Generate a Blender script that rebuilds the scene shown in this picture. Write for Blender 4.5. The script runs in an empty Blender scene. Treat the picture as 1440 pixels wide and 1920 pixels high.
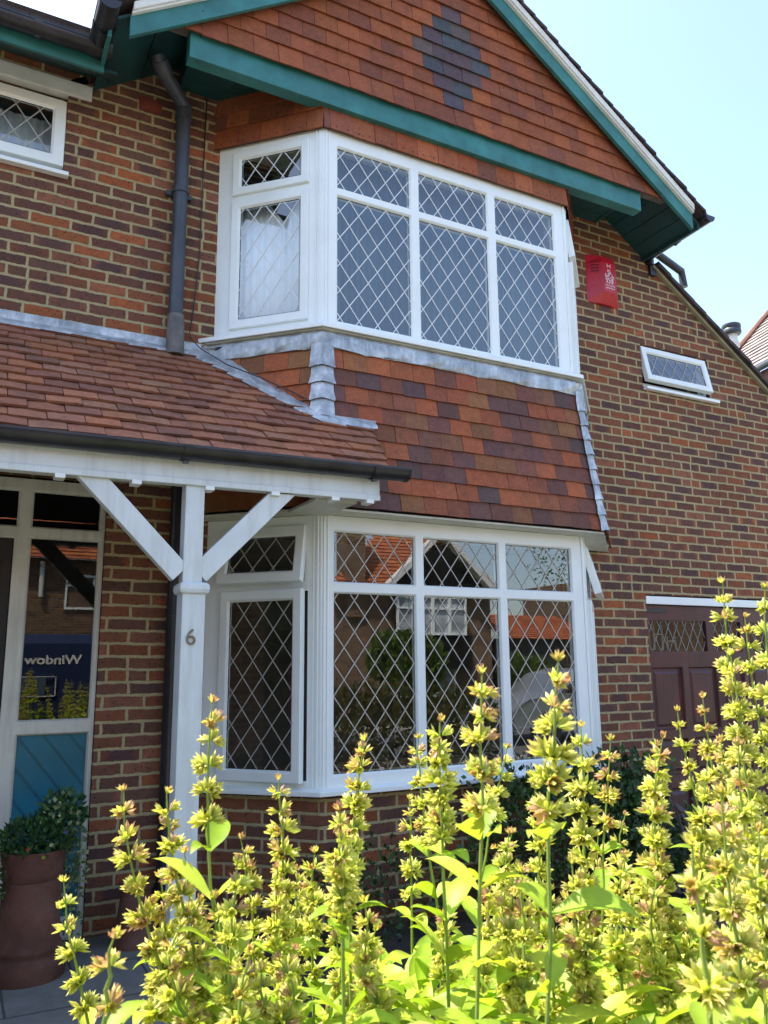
import bpy, bmesh, math, random
from mathutils import Vector, Matrix
random.seed(11)
S=bpy.context.scene; COL=S.collection
R=math.radians
V=Vector
# ------------------------------------------------------------------ materials
class NT:
    def __init__(s,name):
        s.m=bpy.data.materials.new(name); s.m.use_nodes=True
        s.t=s.m.node_tree; s.t.nodes.clear()
        s.out=s.t.nodes.new('ShaderNodeOutputMaterial')
    def n(s,typ,ins=None,**kw):
        nd=s.t.nodes.new('ShaderNode'+typ)
        for k,v in kw.items(): setattr(nd,k,v)
        for k,v in (ins or {}).items(): s.set(nd.inputs[k],v)
        return nd
    def set(s,sock,v):
        if isinstance(v,bpy.types.NodeSocket): s.t.links.new(v,sock)
        elif isinstance(v,bpy.types.Node): s.t.links.new(v.outputs[0],sock)
        else:
            if isinstance(v,(tuple,list)) and len(v)==3 and sock.type=='RGBA': v=(*v,1)
            sock.default_value=v
    def math(s,op,a,b=0,c=0,clamp=False):
        nd=s.t.nodes.new('ShaderNodeMath'); nd.operation=op; nd.use_clamp=clamp
        s.set(nd.inputs[0],a); s.set(nd.inputs[1],b)
        s.set(nd.inputs[2],c)
        return nd.outputs[0]
    def mix(s,f,a,b,blend='MIX'):
        nd=s.t.nodes.new('ShaderNodeMix'); nd.data_type='RGBA'; nd.blend_type=blend
        s.set(nd.inputs[0],f); s.set(nd.inputs[6],a); s.set(nd.inputs[7],b)
        return nd.outputs[2]
    def ramp(s,f,stops,interp='LINEAR'):
        nd=s.t.nodes.new('ShaderNodeValToRGB'); nd.color_ramp.interpolation=interp
        e=nd.color_ramp.elements
        while len(e)<len(stops): e.new(.5)
        for k,(p,c) in enumerate(stops):
            e[k].position=p; e[k].color=(*c,1) if len(c)==3 else c
        s.set(nd.inputs[0],f); return nd.outputs[0]
    def noise(s,scale,detail=3,rough=.55,vec=None):
        nd=s.n('TexNoise',{'Scale':scale,'Detail':detail,'Roughness':rough})
        s.set(nd.inputs['Vector'],vec if vec is not None else s.coord())
        return nd.outputs[0]
    def coord(s,k='Object'): return s.n('TexCoord').outputs[k]
    def bump(s,h,strength=.5,dist=.004):
        return s.n('Bump',{'Height':h,'Strength':strength,'Distance':dist}).outputs[0]
    def pbr(s,base,rough=.6,normal=None,spec=.5,metal=0,**kw):
        p=s.n('BsdfPrincipled',{'Base Color':base,'Roughness':rough,'Metallic':metal,'Specular IOR Level':spec})
        if normal is not None: s.set(p.inputs['Normal'],normal)
        for k,v in kw.items(): s.set(p.inputs[k],v)
        return p
    def done(s,sh):
        s.t.links.new(sh.outputs[0],s.out.inputs[0]); return s.m
def painted(name,c,rough=.4,var=.12,scale=6,dirt=None,dirtc=(.2,.17,.1),streak=False,bump=.15,metal=0,spec=.5):
    N=NT(name); n=N.noise(scale,4); n2=N.noise(scale*9,3)
    dark=tuple(x*(1-var*1.6) for x in c); light=tuple(min(1,x*(1+var)) for x in c)
    col=N.ramp(n,[(.3,dark),(.7,light)])
    if dirt:
        mp=N.n('Mapping',{'Vector':N.coord(),'Scale':(14,14,1.3) if streak else (3,3,3)})
        d=N.noise(1.6,5,.65,mp.outputs[0])
        f=N.math('MULTIPLY',N.math('SMOOTH_MIN',1,N.math('MULTIPLY',N.math('SUBTRACT',d,.48),5,clamp=True),.1),dirt)
        col=N.mix(f,col,dirtc)
    return N.done(N.pbr(col,N.math('MULTIPLY_ADD',n2,.2,rough-.1),N.bump(n2,bump,.002),spec=spec,metal=metal))
def brick_mat(name,tones,mortar=(.43,.355,.19),sx=.226,sz=.0726,dark=1.0):
    N=NT(name)
    uv=N.n('UVMap').outputs[0]
    nz=N.n('TexNoise',{'Vector':uv,'Scale':22.,'Detail':3.}).outputs[1]
    dv=N.n('VectorMath',{0:nz,1:(.5,.5,.5)},operation='SUBTRACT').outputs[0]
    dv=N.n('VectorMath',{0:dv,'Scale':.013},operation='SCALE').outputs[0]
    nc=N.n('TexNoise',{'Vector':uv,'Scale':75.,'Detail':2.}).outputs[1]; nc=N.n('VectorMath',{0:nc,1:(.5,.5,.5)},operation='SUBTRACT').outputs[0]; nc=N.n('VectorMath',{0:nc,'Scale':.008},operation='SCALE').outputs[0]; dv=N.n('VectorMath',{0:dv,1:nc},operation='ADD').outputs[0]
    nz2=N.n('TexNoise',{'Vector':uv,'Scale':2.2,'Detail':2.}).outputs[1]
    dv2=N.n('VectorMath',{0:nz2,1:(.5,.5,.5)},operation='SUBTRACT').outputs[0]
    dv2=N.n('VectorMath',{0:dv2,'Scale':.012},operation='SCALE').outputs[0]
    p=N.n('VectorMath',{0:uv,1:dv},operation='ADD').outputs[0]
    p=N.n('VectorMath',{0:p,1:dv2},operation='ADD').outputs[0]
    sp=N.n('SeparateXYZ',{0:p}); u,v=sp.outputs[0],sp.outputs[1]
    vr=N.math('DIVIDE',v,sz); row=N.math('FLOOR',vr); fv=N.math('FRACT',vr)
    par=N.math('MULTIPLY',N.math('FRACT',N.math('MULTIPLY',row,.5)),1.0)
    jit=N.n('TexWhiteNoise',{'W':row},noise_dimensions='1D').outputs[0]
    off=N.math('ADD',par,N.math('MULTIPLY',jit,.12))
    ur=N.math('ADD',N.math('DIVIDE',u,sx),off); col=N.math('FLOOR',ur); fu=N.math('FRACT',ur)
    # some bricks are laid as pairs of headers
    cv=N.n('CombineXYZ',{0:col,1:row,2:0.})
    h1=N.n('TexWhiteNoise',{'Vector':cv.outputs[0]},noise_dimensions='2D').outputs[0]
    hd=N.math('GREATER_THAN',h1,.95)
    fu2=N.math('FRACT',N.math('MULTIPLY',fu,2.)); half=N.math('FLOOR',N.math('MULTIPLY',fu,2.))
    def edge(f,w):
        a=N.math('MINIMUM',f,N.math('SUBTRACT',1,f)); return N.math('MULTIPLY',a,w)
    eu=edge(fu,sx); eu2=edge(fu2,sx/2)
    e=N.math('ADD',N.math('MULTIPLY',eu,N.math('SUBTRACT',1,hd)),N.math('MULTIPLY',eu2,hd))
    e=N.math('MINIMUM',e,edge(fv,sz))
    w=N.math('MULTIPLY_ADD',N.n('TexNoise',{'Vector':uv,'Scale':9.,'Detail':2.}).outputs[0],.004,.0050)
    msk=N.math('DIVIDE',N.math('SUBTRACT',e,w),.0030,clamp=True)
    cv2=N.n('CombineXYZ',{0:N.math('ADD',col,N.math('MULTIPLY',N.math('MULTIPLY',half,hd),.37)),1:row,2:3.})
    wn=N.n('TexWhiteNoise',{'Vector':cv2.outputs[0]},noise_dimensions='3D')
    h=wn.outputs[0]
    k=len(tones); base=N.ramp(h,[(i/k,t) for i,t in enumerate(tones)],'LINEAR')
    base=N.mix(1.,base,N.ramp(N.n('TexWhiteNoise',{'Vector':N.n('CombineXYZ',{0:col,1:row,2:5.}).outputs[0]},noise_dimensions='3D').outputs[0],[(0,(.98,.92,.86)),(1,(1.5,1.38,1.24))]),'MULTIPLY')
    wp=N.n('Mapping',{'Vector':uv,'Scale':(2.6,.5,1)}).outputs[0]; soot=N.n('TexNoise',{'Vector':wp,'Scale':1.6,'Detail':6.,'Roughness':.7}).outputs[0]
    # fire marks: dark blotches in the middle of bricks
    bl=N.n('TexNoise',{'Vector':uv,'Scale':19.,'Detail':6.,'Roughness':.75}).outputs[0]
    bf=N.math('MULTIPLY',N.math('SUBTRACT',bl,.47),5.,clamp=True)
    base=N.mix(N.math('MULTIPLY',bf,.5),base,(.075,.042,.042))
    bl2=N.n('TexNoise',{'Vector':uv,'Scale':31.,'Detail':5.,'Roughness':.7}).outputs[0]
    base=N.mix(N.math('MULTIPLY',N.math('SUBTRACT',bl2,.56),5.,clamp=True),base,(.30,.115,.06))
    fm=N.n('TexWhiteNoise',{'Vector':N.n('CombineXYZ',{0:col,1:row,2:9.}).outputs[0]},noise_dimensions='3D').outputs[0]
    ctr=N.math('MULTIPLY',N.math('SUBTRACT',N.math('MULTIPLY_ADD',N.n('TexNoise',{'Vector':uv,'Scale':30.,'Detail':4.}).outputs[0],.35,.22),N.math('ABSOLUTE',N.math('SUBTRACT',fu,.5))),7.,clamp=True)
    base=N.mix(N.math('MULTIPLY',ctr,N.math('MULTIPLY',N.math('SUBTRACT',fm,.45),1.5,clamp=True)),base,(.085,.052,.054))
    pit=N.n('TexVoronoi',{'Vector':uv,'Scale':38.}).outputs[0]
    base=N.mix(N.math('MULTIPLY',N.math('LESS_THAN',pit,.17),.75),base,(.02,.013,.013))
    sp2=N.n('TexNoise',{'Vector':uv,'Scale':160.,'Detail':3.}).outputs[0]
    base=N.mix(.5,base,N.ramp(sp2,[(.3,(.55,.5,.5)),(.7,(1.25,1.2,1.15))]),'MULTIPLY')
    mn=N.n('TexNoise',{'Vector':uv,'Scale':40.,'Detail':4.}).outputs[0]
    mo=N.mix(mn,tuple(x*.72 for x in mortar),tuple(x*1.18 for x in mortar))
    c=N.mix(msk,mo,base)
    big=N.n('TexNoise',{'Vector':uv,'Scale':.9,'Detail':3.}).outputs[0]
    c=N.mix(.5,c,N.ramp(big,[(.3,(.75,.72,.75)),(.7,(1.12,1.1,1.05))]),'MULTIPLY')
    c=N.mix(N.math('MULTIPLY',N.math('SUBTRACT',soot,.52),1.3,clamp=True),c,(.07,.055,.045))
    ht=N.math('ADD',N.math('MULTIPLY',msk,.8),N.math('MULTIPLY',sp2,.3))
    ht=N.math('ADD',ht,N.math('MULTIPLY',bl,.3))
    return N.done(N.pbr(c,.88,N.bump(ht,.9,.006),spec=.25))
def tile_mat(name,rough=.75,stain=.35,stainc=(.05,.04,.035),grain=1.0):
    N=NT(name); a=N.n('Attribute',attribute_name='Col').outputs[0]
    n1=N.noise(7,5,.7); n2=N.noise(70,4,.7)
    c=N.mix(.75,a,N.ramp(n2,[(.25,(.62,.6,.6)),(.75,(1.3,1.26,1.22))]),'MULTIPLY')
    n3=N.noise(22,3,.6); c=N.mix(.55,c,N.ramp(n3,[(.3,(.72,.72,.76)),(.7,(1.18,1.15,1.1))]),'MULTIPLY')
    f=N.math('MULTIPLY',N.math('MULTIPLY',N.math('SUBTRACT',n1,.52),5,clamp=True),stain)
    c=N.mix(f,c,stainc)
    return N.done(N.pbr(c,rough,N.bump(N.math('ADD',N.math('MULTIPLY',n1,.4),n2),.45*grain,.004),spec=.3))
def lead_mat():
    N=NT('lead_sheet'); n=N.noise(9,5,.65); mp=N.n('Mapping',{'Vector':N.coord(),'Scale':(16,16,3)})
    s=N.noise(1.5,4,.7,mp.outputs[0])
    c=N.ramp(n,[(.3,(.22,.24,.25)),(.5,(.38,.41,.42)),(.72,(.68,.70,.70))])
    c=N.mix(N.math('MULTIPLY',N.math('SUBTRACT',s,.5),3,clamp=True),c,(.72,.75,.76))
    n2=N.noise(35,3)
    return N.done(N.pbr(c,N.math('MULTIPLY_ADD',n2,.3,.35),N.bump(N.math('ADD',n,N.math('MULTIPLY',n2,.4)),.5,.008),spec=.6,metal=.35))
def glass_mat(name,refl=.07,tint=(.93,.96,.95)):
    N=NT(name); lw=N.n('LayerWeight',{'Blend':.5}).outputs['Facing']
    f=N.math('MULTIPLY_ADD',N.math('POWER',lw,2.7),.85,refl,clamp=True)
    wob=N.noise(1.3,1); b=N.bump(wob,.04,.01)
    g=N.n('BsdfGlossy',{'Color':(1,1,1,1),'Roughness':.006,'Normal':b}); t=N.n('BsdfTransparent',{'Color':(*tint,1)})
    m=N.n('MixShader',{0:f,1:t.outputs[0],2:g.outputs[0]})
    return N.done(m)
def leaf_mat(name,trans=.45,rough=.5,boost=1.15,vein=0):
    N=NT(name); a=N.n('Attribute',attribute_name='Col').outputs[0]
    n=N.noise(60,3); c=N.mix(.5,a,N.ramp(n,[(.3,(.78,.78,.7)),(.7,(1.15,1.12,1.1))]),'MULTIPLY')
    p=N.pbr(c,rough,N.bump(n,.25,.001),spec=.35)
    tc=N.mix(1.0,c,(boost,boost*1.02,boost*.55),'MULTIPLY')
    tr=N.n('BsdfTranslucent',{'Color':tc})
    return N.done(N.n('MixShader',{0:trans,1:p.outputs[0],2:tr.outputs[0]}))
TONES=[(.225,.082,.040),(.155,.068,.042),(.13,.066,.048),(.20,.078,.042),(.105,.058,.048),(.17,.080,.050),(.26,.090,.036),(.145,.064,.044),(.12,.068,.050),(.18,.076,.042),(.31,.10,.038),(.21,.095,.060)]
M={}
M['brick']=brick_mat('multi_red_brick',TONES)
M['brick_far']=brick_mat('brown_brick',[(.19,.11,.055),(.15,.085,.045),(.22,.125,.06),(.12,.07,.04)],mortar=(.26,.22,.16))
M['tile']=tile_mat('clay_hanging_tile')
M['rooftile']=tile_mat('weathered_clay_roof_tile',stain=.5,grain=1.4)
M['lead']=lead_mat()
M['upvc']=painted('white_upvc',(.86,.90,.87),.22,.02,3,dirt=.05,bump=.03)
M['whitewood']=painted('white_gloss_painted_timber',(.68,.72,.71),.38,.05,5,dirt=.30,dirtc=(.36,.36,.31),streak=True,bump=.2)
M['cream']=painted('cream_painted_timber',(.62,.61,.52),.45,.08,5,dirt=.35,dirtc=(.33,.30,.2),streak=True)
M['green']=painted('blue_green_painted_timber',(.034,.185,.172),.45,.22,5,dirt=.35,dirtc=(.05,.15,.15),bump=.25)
M['greenshade']=painted('shade_darkened_blue_green_paint',(.010,.062,.064),.5,.14,5,dirt=.35,dirtc=(.01,.03,.03),bump=.25)  # same green paint with the shade under the eaves put into its colour
M['black']=painted('black_plastic_rainwater_goods',(.022,.022,.026),.33,.25,8,dirt=.35,dirtc=(.06,.055,.055),bump=.1)
M['grey']=painted('dark_grey_painted_pipe',(.045,.052,.065),.4,.2,4,dirt=.3,dirtc=(.09,.095,.105),streak=True)
M['oldlead']=painted('dull_grey_lead_pipe',(.14,.135,.125),.7,.25,14)
M['render']=painted('white_rendered_verge',(.74,.73,.68),.8,.06,7,dirt=.25,dirtc=(.4,.38,.32),bump=.5)
M['mortarv']=painted('verge_mortar',(.30,.27,.17),.9,.2,9,bump=.8)
M['dark']=painted('dark_old_roof_tile',(.055,.038,.036),.8,.3,9,bump=.8)
M['glass']=glass_mat('double_glazing',.125)
M['oldglass']=glass_mat('single_glazing',.075,(.8,.86,.84))
M['came']=painted('lead_lattice_strip',(.47,.44,.38),.42,.12,30,bump=.2,metal=.2)
M['camedark']=painted('dull_dark_lattice_strip',(.24,.245,.24),.5,.15,30,bump=.2,metal=.2)
M['camew']=painted('white_lattice_strip',(.74,.77,.78),.4,.06,30,bump=.1)
M['rubber']=painted('black_window_gasket',(.012,.012,.013),.6,.1,9)
M['metal']=painted('zinc_window_stay',(.38,.38,.38),.35,.1,30,metal=.9)
M['room']=painted('plain_plaster_interior',(.30,.27,.23),.9,.08,2)
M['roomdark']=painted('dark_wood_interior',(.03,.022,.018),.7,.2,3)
M['redpl']=painted('glossy_red_plastic',(.50,.012,.03),.3,.08,10,dirt=.12,dirtc=(.3,.03,.04))
M['whiteprint']=painted('white_print',(.78,.74,.78),.5,.1,40)
M['slot']=painted('dark_slot',(.05,.004,.008),.6,.1,20)
M['maroon']=painted('maroon_gloss_paint',(.075,.018,.02),.32,.22,4,dirt=.25,dirtc=(.11,.05,.05),streak=True)
M['teal']=painted('teal_gloss_paint',(.012,.14,.20),.35,.12,3,dirt=.2,dirtc=(.01,.09,.13))
M['brass']=painted('aged_bronze_numeral',(.23,.20,.14),.4,.25,50,metal=.7)
M['terra']=painted('terracotta_clay',(.115,.038,.020),.8,.25,5,dirt=.4,dirtc=(.20,.12,.09),bump=.6)
M['airbrick']=painted('red_terracotta_air_brick',(.17,.035,.022),.8,.2,12)
M['tarp']=painted('grey_green_plastic_tarpaulin',(.10,.135,.13),.38,.2,6,bump=.3)
M['oldwood']=painted('weathered_grey_timber',(.17,.15,.135),.8,.25,8,bump=.7)
M['blue']=painted('glossy_blue_glaze',(.02,.08,.34),.25,.15,6)
M['leaf']=leaf_mat('thin_leaf',.45)
M['bract']=leaf_mat('papery_calyx',.46,.45,1.2)
M['darkleaf']=leaf_mat('glossy_dark_leaf',.2,.38,1.1)
M['stem']=leaf_mat('green_stem',.15,.5)
M['bark']=painted('brown_bark',(.12,.08,.05),.9,.3,12,bump=1)
M['soil']=painted('dark_garden_soil',(.045,.033,.024),.95,.4,9,bump=1.0)
M['grass']=painted('lawn_grass',(.06,.10,.025),.9,.4,30,bump=1.0)
M['concrete']=painted('pale_concrete',(.34,.32,.28),.9,.12,4,dirt=.3,dirtc=(.22,.2,.17),bump=.6)
M['asphalt']=painted('grey_asphalt',(.11,.11,.108),.9,.2,50,bump=.6)
M['vanblue']=painted('dark_blue_van_paint',(.022,.035,.085),.22,.05,2,bump=.0)
M['carsilver']=painted('silver_car_paint',(.42,.44,.46),.22,.05,2,metal=.6,bump=0)
M['blind']=painted('pale_window_curtain',(.42,.46,.48),.8,.35,2)
M['tyre']=painted('black_tyre_rubber',(.02,.02,.02),.8,.1,20)
M['curtain']=painted('sky_white_net_curtain',(.90,.92,.92),.9,.04,4)  # white stands in for bright sky reflected in the upstairs left cheek
M['curtainblue']=painted('sky_blue_grey_curtain',(.060,.100,.130),.9,.08,3)  # blue grey stands in for sky reflected in the upstairs front panes
M['orange']=tile_mat('orange_clay_roof',stain=.25)
N=NT('concrete_paving'); br=N.n('TexBrick',{'Vector':N.coord(),'Scale':1.0,'Mortar Size':.006,'Brick Width':.62,'Row Height':.45,'Color1':(.15,.145,.13,1),'Color2':(.19,.18,.165,1),'Mortar':(.07,.065,.055,1)})
n=N.noise(5,6,.75); c=N.mix(.8,br.outputs[0],N.ramp(n,[(.3,(.62,.66,.55)),(.5,(1,1,1)),(.7,(1.3,1.3,1.25))]),'MULTIPLY')
M['paving']=N.done(N.pbr(c,.85,N.bump(N.math('ADD',n,N.math('MULTIPLY',br.outputs[1],-1.5)),.6,.006)))
N=NT('curtain_net'); M['net']=M['curtain']
# ------------------------------------------------------------------ objects
def link(name,me,mat=None,parent=None):
    o=bpy.data.objects.new(name,me); COL.objects.link(o)
    if mat is not None:
        for m in (mat if isinstance(mat,(list,tuple)) else [mat]): me.materials.append(m)
    if parent is not None: o.parent=parent
    return o
def thing(name,label,cat,loc=(0,0,0),group=None):
    o=bpy.data.objects.new(name,None); COL.objects.link(o); o.location=loc; o.empty_display_size=.1
    return tag(o,label,cat,group)
def tag(o,label,cat,group=None):
    o['label']=label; o['category']=cat
    if group: o['group']=group
    return o
class MB:
    """collects faces, becomes one mesh"""
    def __init__(s): s.v=[]; s.f=[]; s.c=[]; s.mi=[]
    def face(s,pts,col=None,mi=0):
        b=len(s.v); s.v+= [tuple(p) for p in pts]; s.f.append(tuple(range(b,b+len(pts)))); s.c.append(col); s.mi.append(mi)
    def mesh(s,verts,faces,col=None,mi=0):
        b=len(s.v); s.v+=[tuple(p) for p in verts]
        for f in faces: s.f.append(tuple(b+i for i in f)); s.c.append(col); s.mi.append(mi)
    def hexa(s,p,col=None,mi=0): # p: 8 corners, bottom ring ccw then top ring
        s.mesh(p,[(3,2,1,0),(4,5,6,7),(0,1,5,4),(1,2,6,5),(2,3,7,6),(3,0,4,7)],col,mi)
    def box(s,x0,x1,y0,y1,z0,z1,col=None,mi=0):
        s.hexa([(x0,y0,z0),(x1,y0,z0),(x1,y1,z0),(x0,y1,z0),(x0,y0,z1),(x1,y0,z1),(x1,y1,z1),(x0,y1,z1)],col,mi)
    def bar(s,a,b,w,h,up=V((0,0,1)),col=None,mi=0):
        a=V(a);b=V(b);d=(b-a).normalized();r=d.cross(up).normalized()*w/2;u=r.cross(d).normalized()*h/2
        s.hexa([a-r-u,a+r-u,b+r-u,b-r-u,a-r+u,a+r+u,b+r+u,b-r+u],col,mi)
    def tube(s,pts,rad,n=10,col=None,caps=True,mi=0):
        pts=[V(p) for p in pts]; rad=rad if isinstance(rad,(list,tuple)) else [rad]*len(pts)
        rings=[];ref=V((.13,.31,1)).normalized()
        for i,p in enumerate(pts):
            d=((pts[i+1]-p) if i==0 else (p-pts[i-1]) if i==len(pts)-1 else (pts[i+1]-pts[i-1])).normalized()
            if abs(d.dot(ref))>.97 and i==0: ref=V((1,.1,.1)).normalized()
            x=d.cross(ref).normalized(); y=x.cross(d)
            rings.append([p+(x*math.cos(2*math.pi*k/n)+y*math.sin(2*math.pi*k/n))*rad[i] for k in range(n)])
        vs=[q for r in rings for q in r];fs=[]
        for i in range(len(pts)-1):
            for k in range(n): fs.append((i*n+k,i*n+(k+1)%n,(i+1)*n+(k+1)%n,(i+1)*n+k))
        if caps: fs.append(tuple(reversed(range(n)))); fs.append(tuple((len(pts)-1)*n+k for k in range(n)))
        s.mesh(vs,fs,col,mi)
    def loft(s,loops,closed=True,caps=False,col=None,mi=0):
        m=len(loops[0]);vs=[p for l in loops for p in l];fs=[]
        for i in range(len(loops)-1):
            for k in range(m if closed else m-1):
                k2=(k+1)%m; fs.append((i*m+k,i*m+k2,(i+1)*m+k2,(i+1)*m+k))
        if caps: fs.append(tuple(reversed(range(m)))); fs.append(tuple((len(loops)-1)*m+k for k in range(m)))
        s.mesh(vs,fs,col,mi)
    def lathe(s,prof,c,n=28,col=None,mi=0):
        s.loft([[(c[0]+r*math.cos(2*math.pi*k/n),c[1]+r*math.sin(2*math.pi*k/n),c[2]+z) for k in range(n)] for r,z in prof],col=col,mi=mi)
    def build(s,name,mat,parent=None,smooth=False,bevel=0,uv=False,clip=None,seg=2,angle=35,merge=True):
        me=bpy.data.meshes.new(name); me.from_pydata(s.v,[],s.f)
        if any(c is not None for c in s.c):
            ca=me.color_attributes.new('Col','FLOAT_COLOR','CORNER'); buf=[]
            for f,c in zip(s.f,s.c):
                c=c or (.5,.5,.5)
                if isinstance(c[0],(tuple,list)): 
                    for q in c: buf+=[*q,1]
                else: buf+= [*c,1]*len(f)
            ca.data.foreach_set('color',buf)
        me.polygons.foreach_set('material_index',s.mi)
        bm=None
        if clip or merge:
            bm=bmesh.new(); bm.from_mesh(me)
            for co,no in (clip or []):
                bmesh.ops.bisect_plane(bm,geom=bm.verts[:]+bm.edges[:]+bm.faces[:],plane_co=co,plane_no=no,clear_outer=True)
            if merge: bmesh.ops.remove_doubles(bm,verts=bm.verts,dist=1e-5)
            bm.to_mesh(me); bm.free()
        if uv: wall_uv(me)
        if smooth: me.polygons.foreach_set('use_smooth',[True]*len(me.polygons))
        o=link(name,me,mat,parent)
        if smooth:
            try: me.set_sharp_from_angle(angle=R(angle))
            except Exception: pass
        if bevel:
            b=o.modifiers.new('bevel','BEVEL'); b.width=bevel; b.segments=seg; b.limit_method='ANGLE'; b.angle_limit=R(40); b.harden_normals=False
        return o
def wall_uv(me):
    uv=me.uv_layers.new(name='UVMap')
    for p in me.polygons:
        n=p.normal
        for li in p.loop_indices:
            c=me.vertices[me.loops[li].vertex_index].co
            if abs(n.z)>.8: uv.data[li].uv=(c.x,c.y+.03)
            else:
                t=V((-n.y,n.x,0)); 
                if t.length<1e-5: t=V((1,0,0))
                t.normalize()
                if abs(t.x)>.9: t=V((1,0,0))
                elif abs(t.y)>.9: t=V((0,1,0))
                elif t.x<0: t=-t
                uv.data[li].uv=(c.dot(t),c.z)
class Fr:
    """local frame: u along the wall, v up, d outwards"""
    def __init__(s,O,U,N,Vv=(0,0,1)): s.O=V(O);s.U=V(U).normalized();s.N=V(N).normalized();s.V=V(Vv).normalized()
    def __call__(s,u,v,d=0): return s.O+s.U*u+s.V*v+s.N*d
def slab(mb,fr,u0,u1,v0,v1,holes,d0,d1,col=None):
    """flat panel with rectangular holes, only outer faces made"""
    us=sorted({u0,u1,*[h[0] for h in holes],*[h[1] for h in holes]}); vs=sorted({v0,v1,*[h[2] for h in holes],*[h[3] for h in holes]})
    us=[u for u in us if u0-1e-6<=u<=u1+1e-6]; vs=[v for v in vs if v0-1e-6<=v<=v1+1e-6]
    def solid(i,j):
        if i<0 or j<0 or i>=len(us)-1 or j>=len(vs)-1: return False
        cu=(us[i]+us[i+1])/2; cv=(vs[j]+vs[j+1])/2
        return not any(h[0]<cu<h[1] and h[2]<cv<h[3] for h in holes)
    for i in range(len(us)-1):
        for j in range(len(vs)-1):
            if not solid(i,j): continue
            a,b,c,d=us[i],us[i+1],vs[j],vs[j+1]
            mb.face([fr(a,c,d1),fr(b,c,d1),fr(b,d,d1),fr(a,d,d1)],col)
            mb.face([fr(b,c,d0),fr(a,c,d0),fr(a,d,d0),fr(b,d,d0)],col)
            if not solid(i-1,j): mb.face([fr(a,c,d0),fr(a,c,d1),fr(a,d,d1),fr(a,d,d0)],col)
            if not solid(i+1,j): mb.face([fr(b,c,d1),fr(b,c,d0),fr(b,d,d0),fr(b,d,d1)],col)
            if not solid(i,j-1): mb.face([fr(a,c,d0),fr(b,c,d0),fr(b,c,d1),fr(a,c,d1)],col)
            if not solid(i,j+1): mb.face([fr(b,d,d0),fr(a,d,d0),fr(a,d,d1),fr(b,d,d1)],col)
def ring(mb,fr,u0,u1,v0,v1,prof,closed=True,col=None):
    """mitred frame: prof = list of (inset, d)"""
    loops=[[fr(u0+i,v0+i,d),fr(u1-i,v0+i,d),fr(u1-i,v1-i,d),fr(u0+i,v1-i,d)] for i,d in prof]
    if closed: loops.append(loops[0])
    mb.loft(loops,col=col)
def lattice(mb,fr,u0,u1,v0,v1,pu=.1345,pv=.184,w=.006,d=0.0,t=.003,ou=0,ov=0):
    """diamond lattice clipped to the pane"""
    sl=pv/pu
    W=u1-u0;H=v1-v0
    for sg in (1,-1):
        k0=-40
        for k in range(-40,41):
            # line v = sg*sl*(u-uc) + offset
            off=k*pv+ov
            pts=[]
            # v = v0 + sg*sl*(u-u0-ou) + off
            for u in (u0,u1):
                v=v0+sg*sl*(u-u0-ou)+off
                if v0<=v<=v1: pts.append((u,v))
            for v in (v0,v1):
                u=u0+ou+(v-v0-off)/(sg*sl)
                if u0<u<u1: pts.append((u,v))
            if len(pts)<2: continue
            a,b=pts[0],max(pts[1:],key=lambda q:(q[0]-pts[0][0])**2+(q[1]-pts[0][1])**2)
            L=math.hypot(a[0]-b[0],a[1]-b[1])
            if L<.012: continue
            dx,dy=(b[0]-a[0])/L,(b[1]-a[1])/L; nx,ny=-dy*w/2,dx*w/2
            dd=d+(.0006 if sg>0 else 0)
            q=[(a[0]-nx,a[1]-ny),(b[0]-nx,b[1]-ny),(b[0]+nx,b[1]+ny),(a[0]+nx,a[1]+ny)]
            mb.hexa([fr(*p,dd) for p in q]+[fr(*p,dd+t) for p in q])
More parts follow.
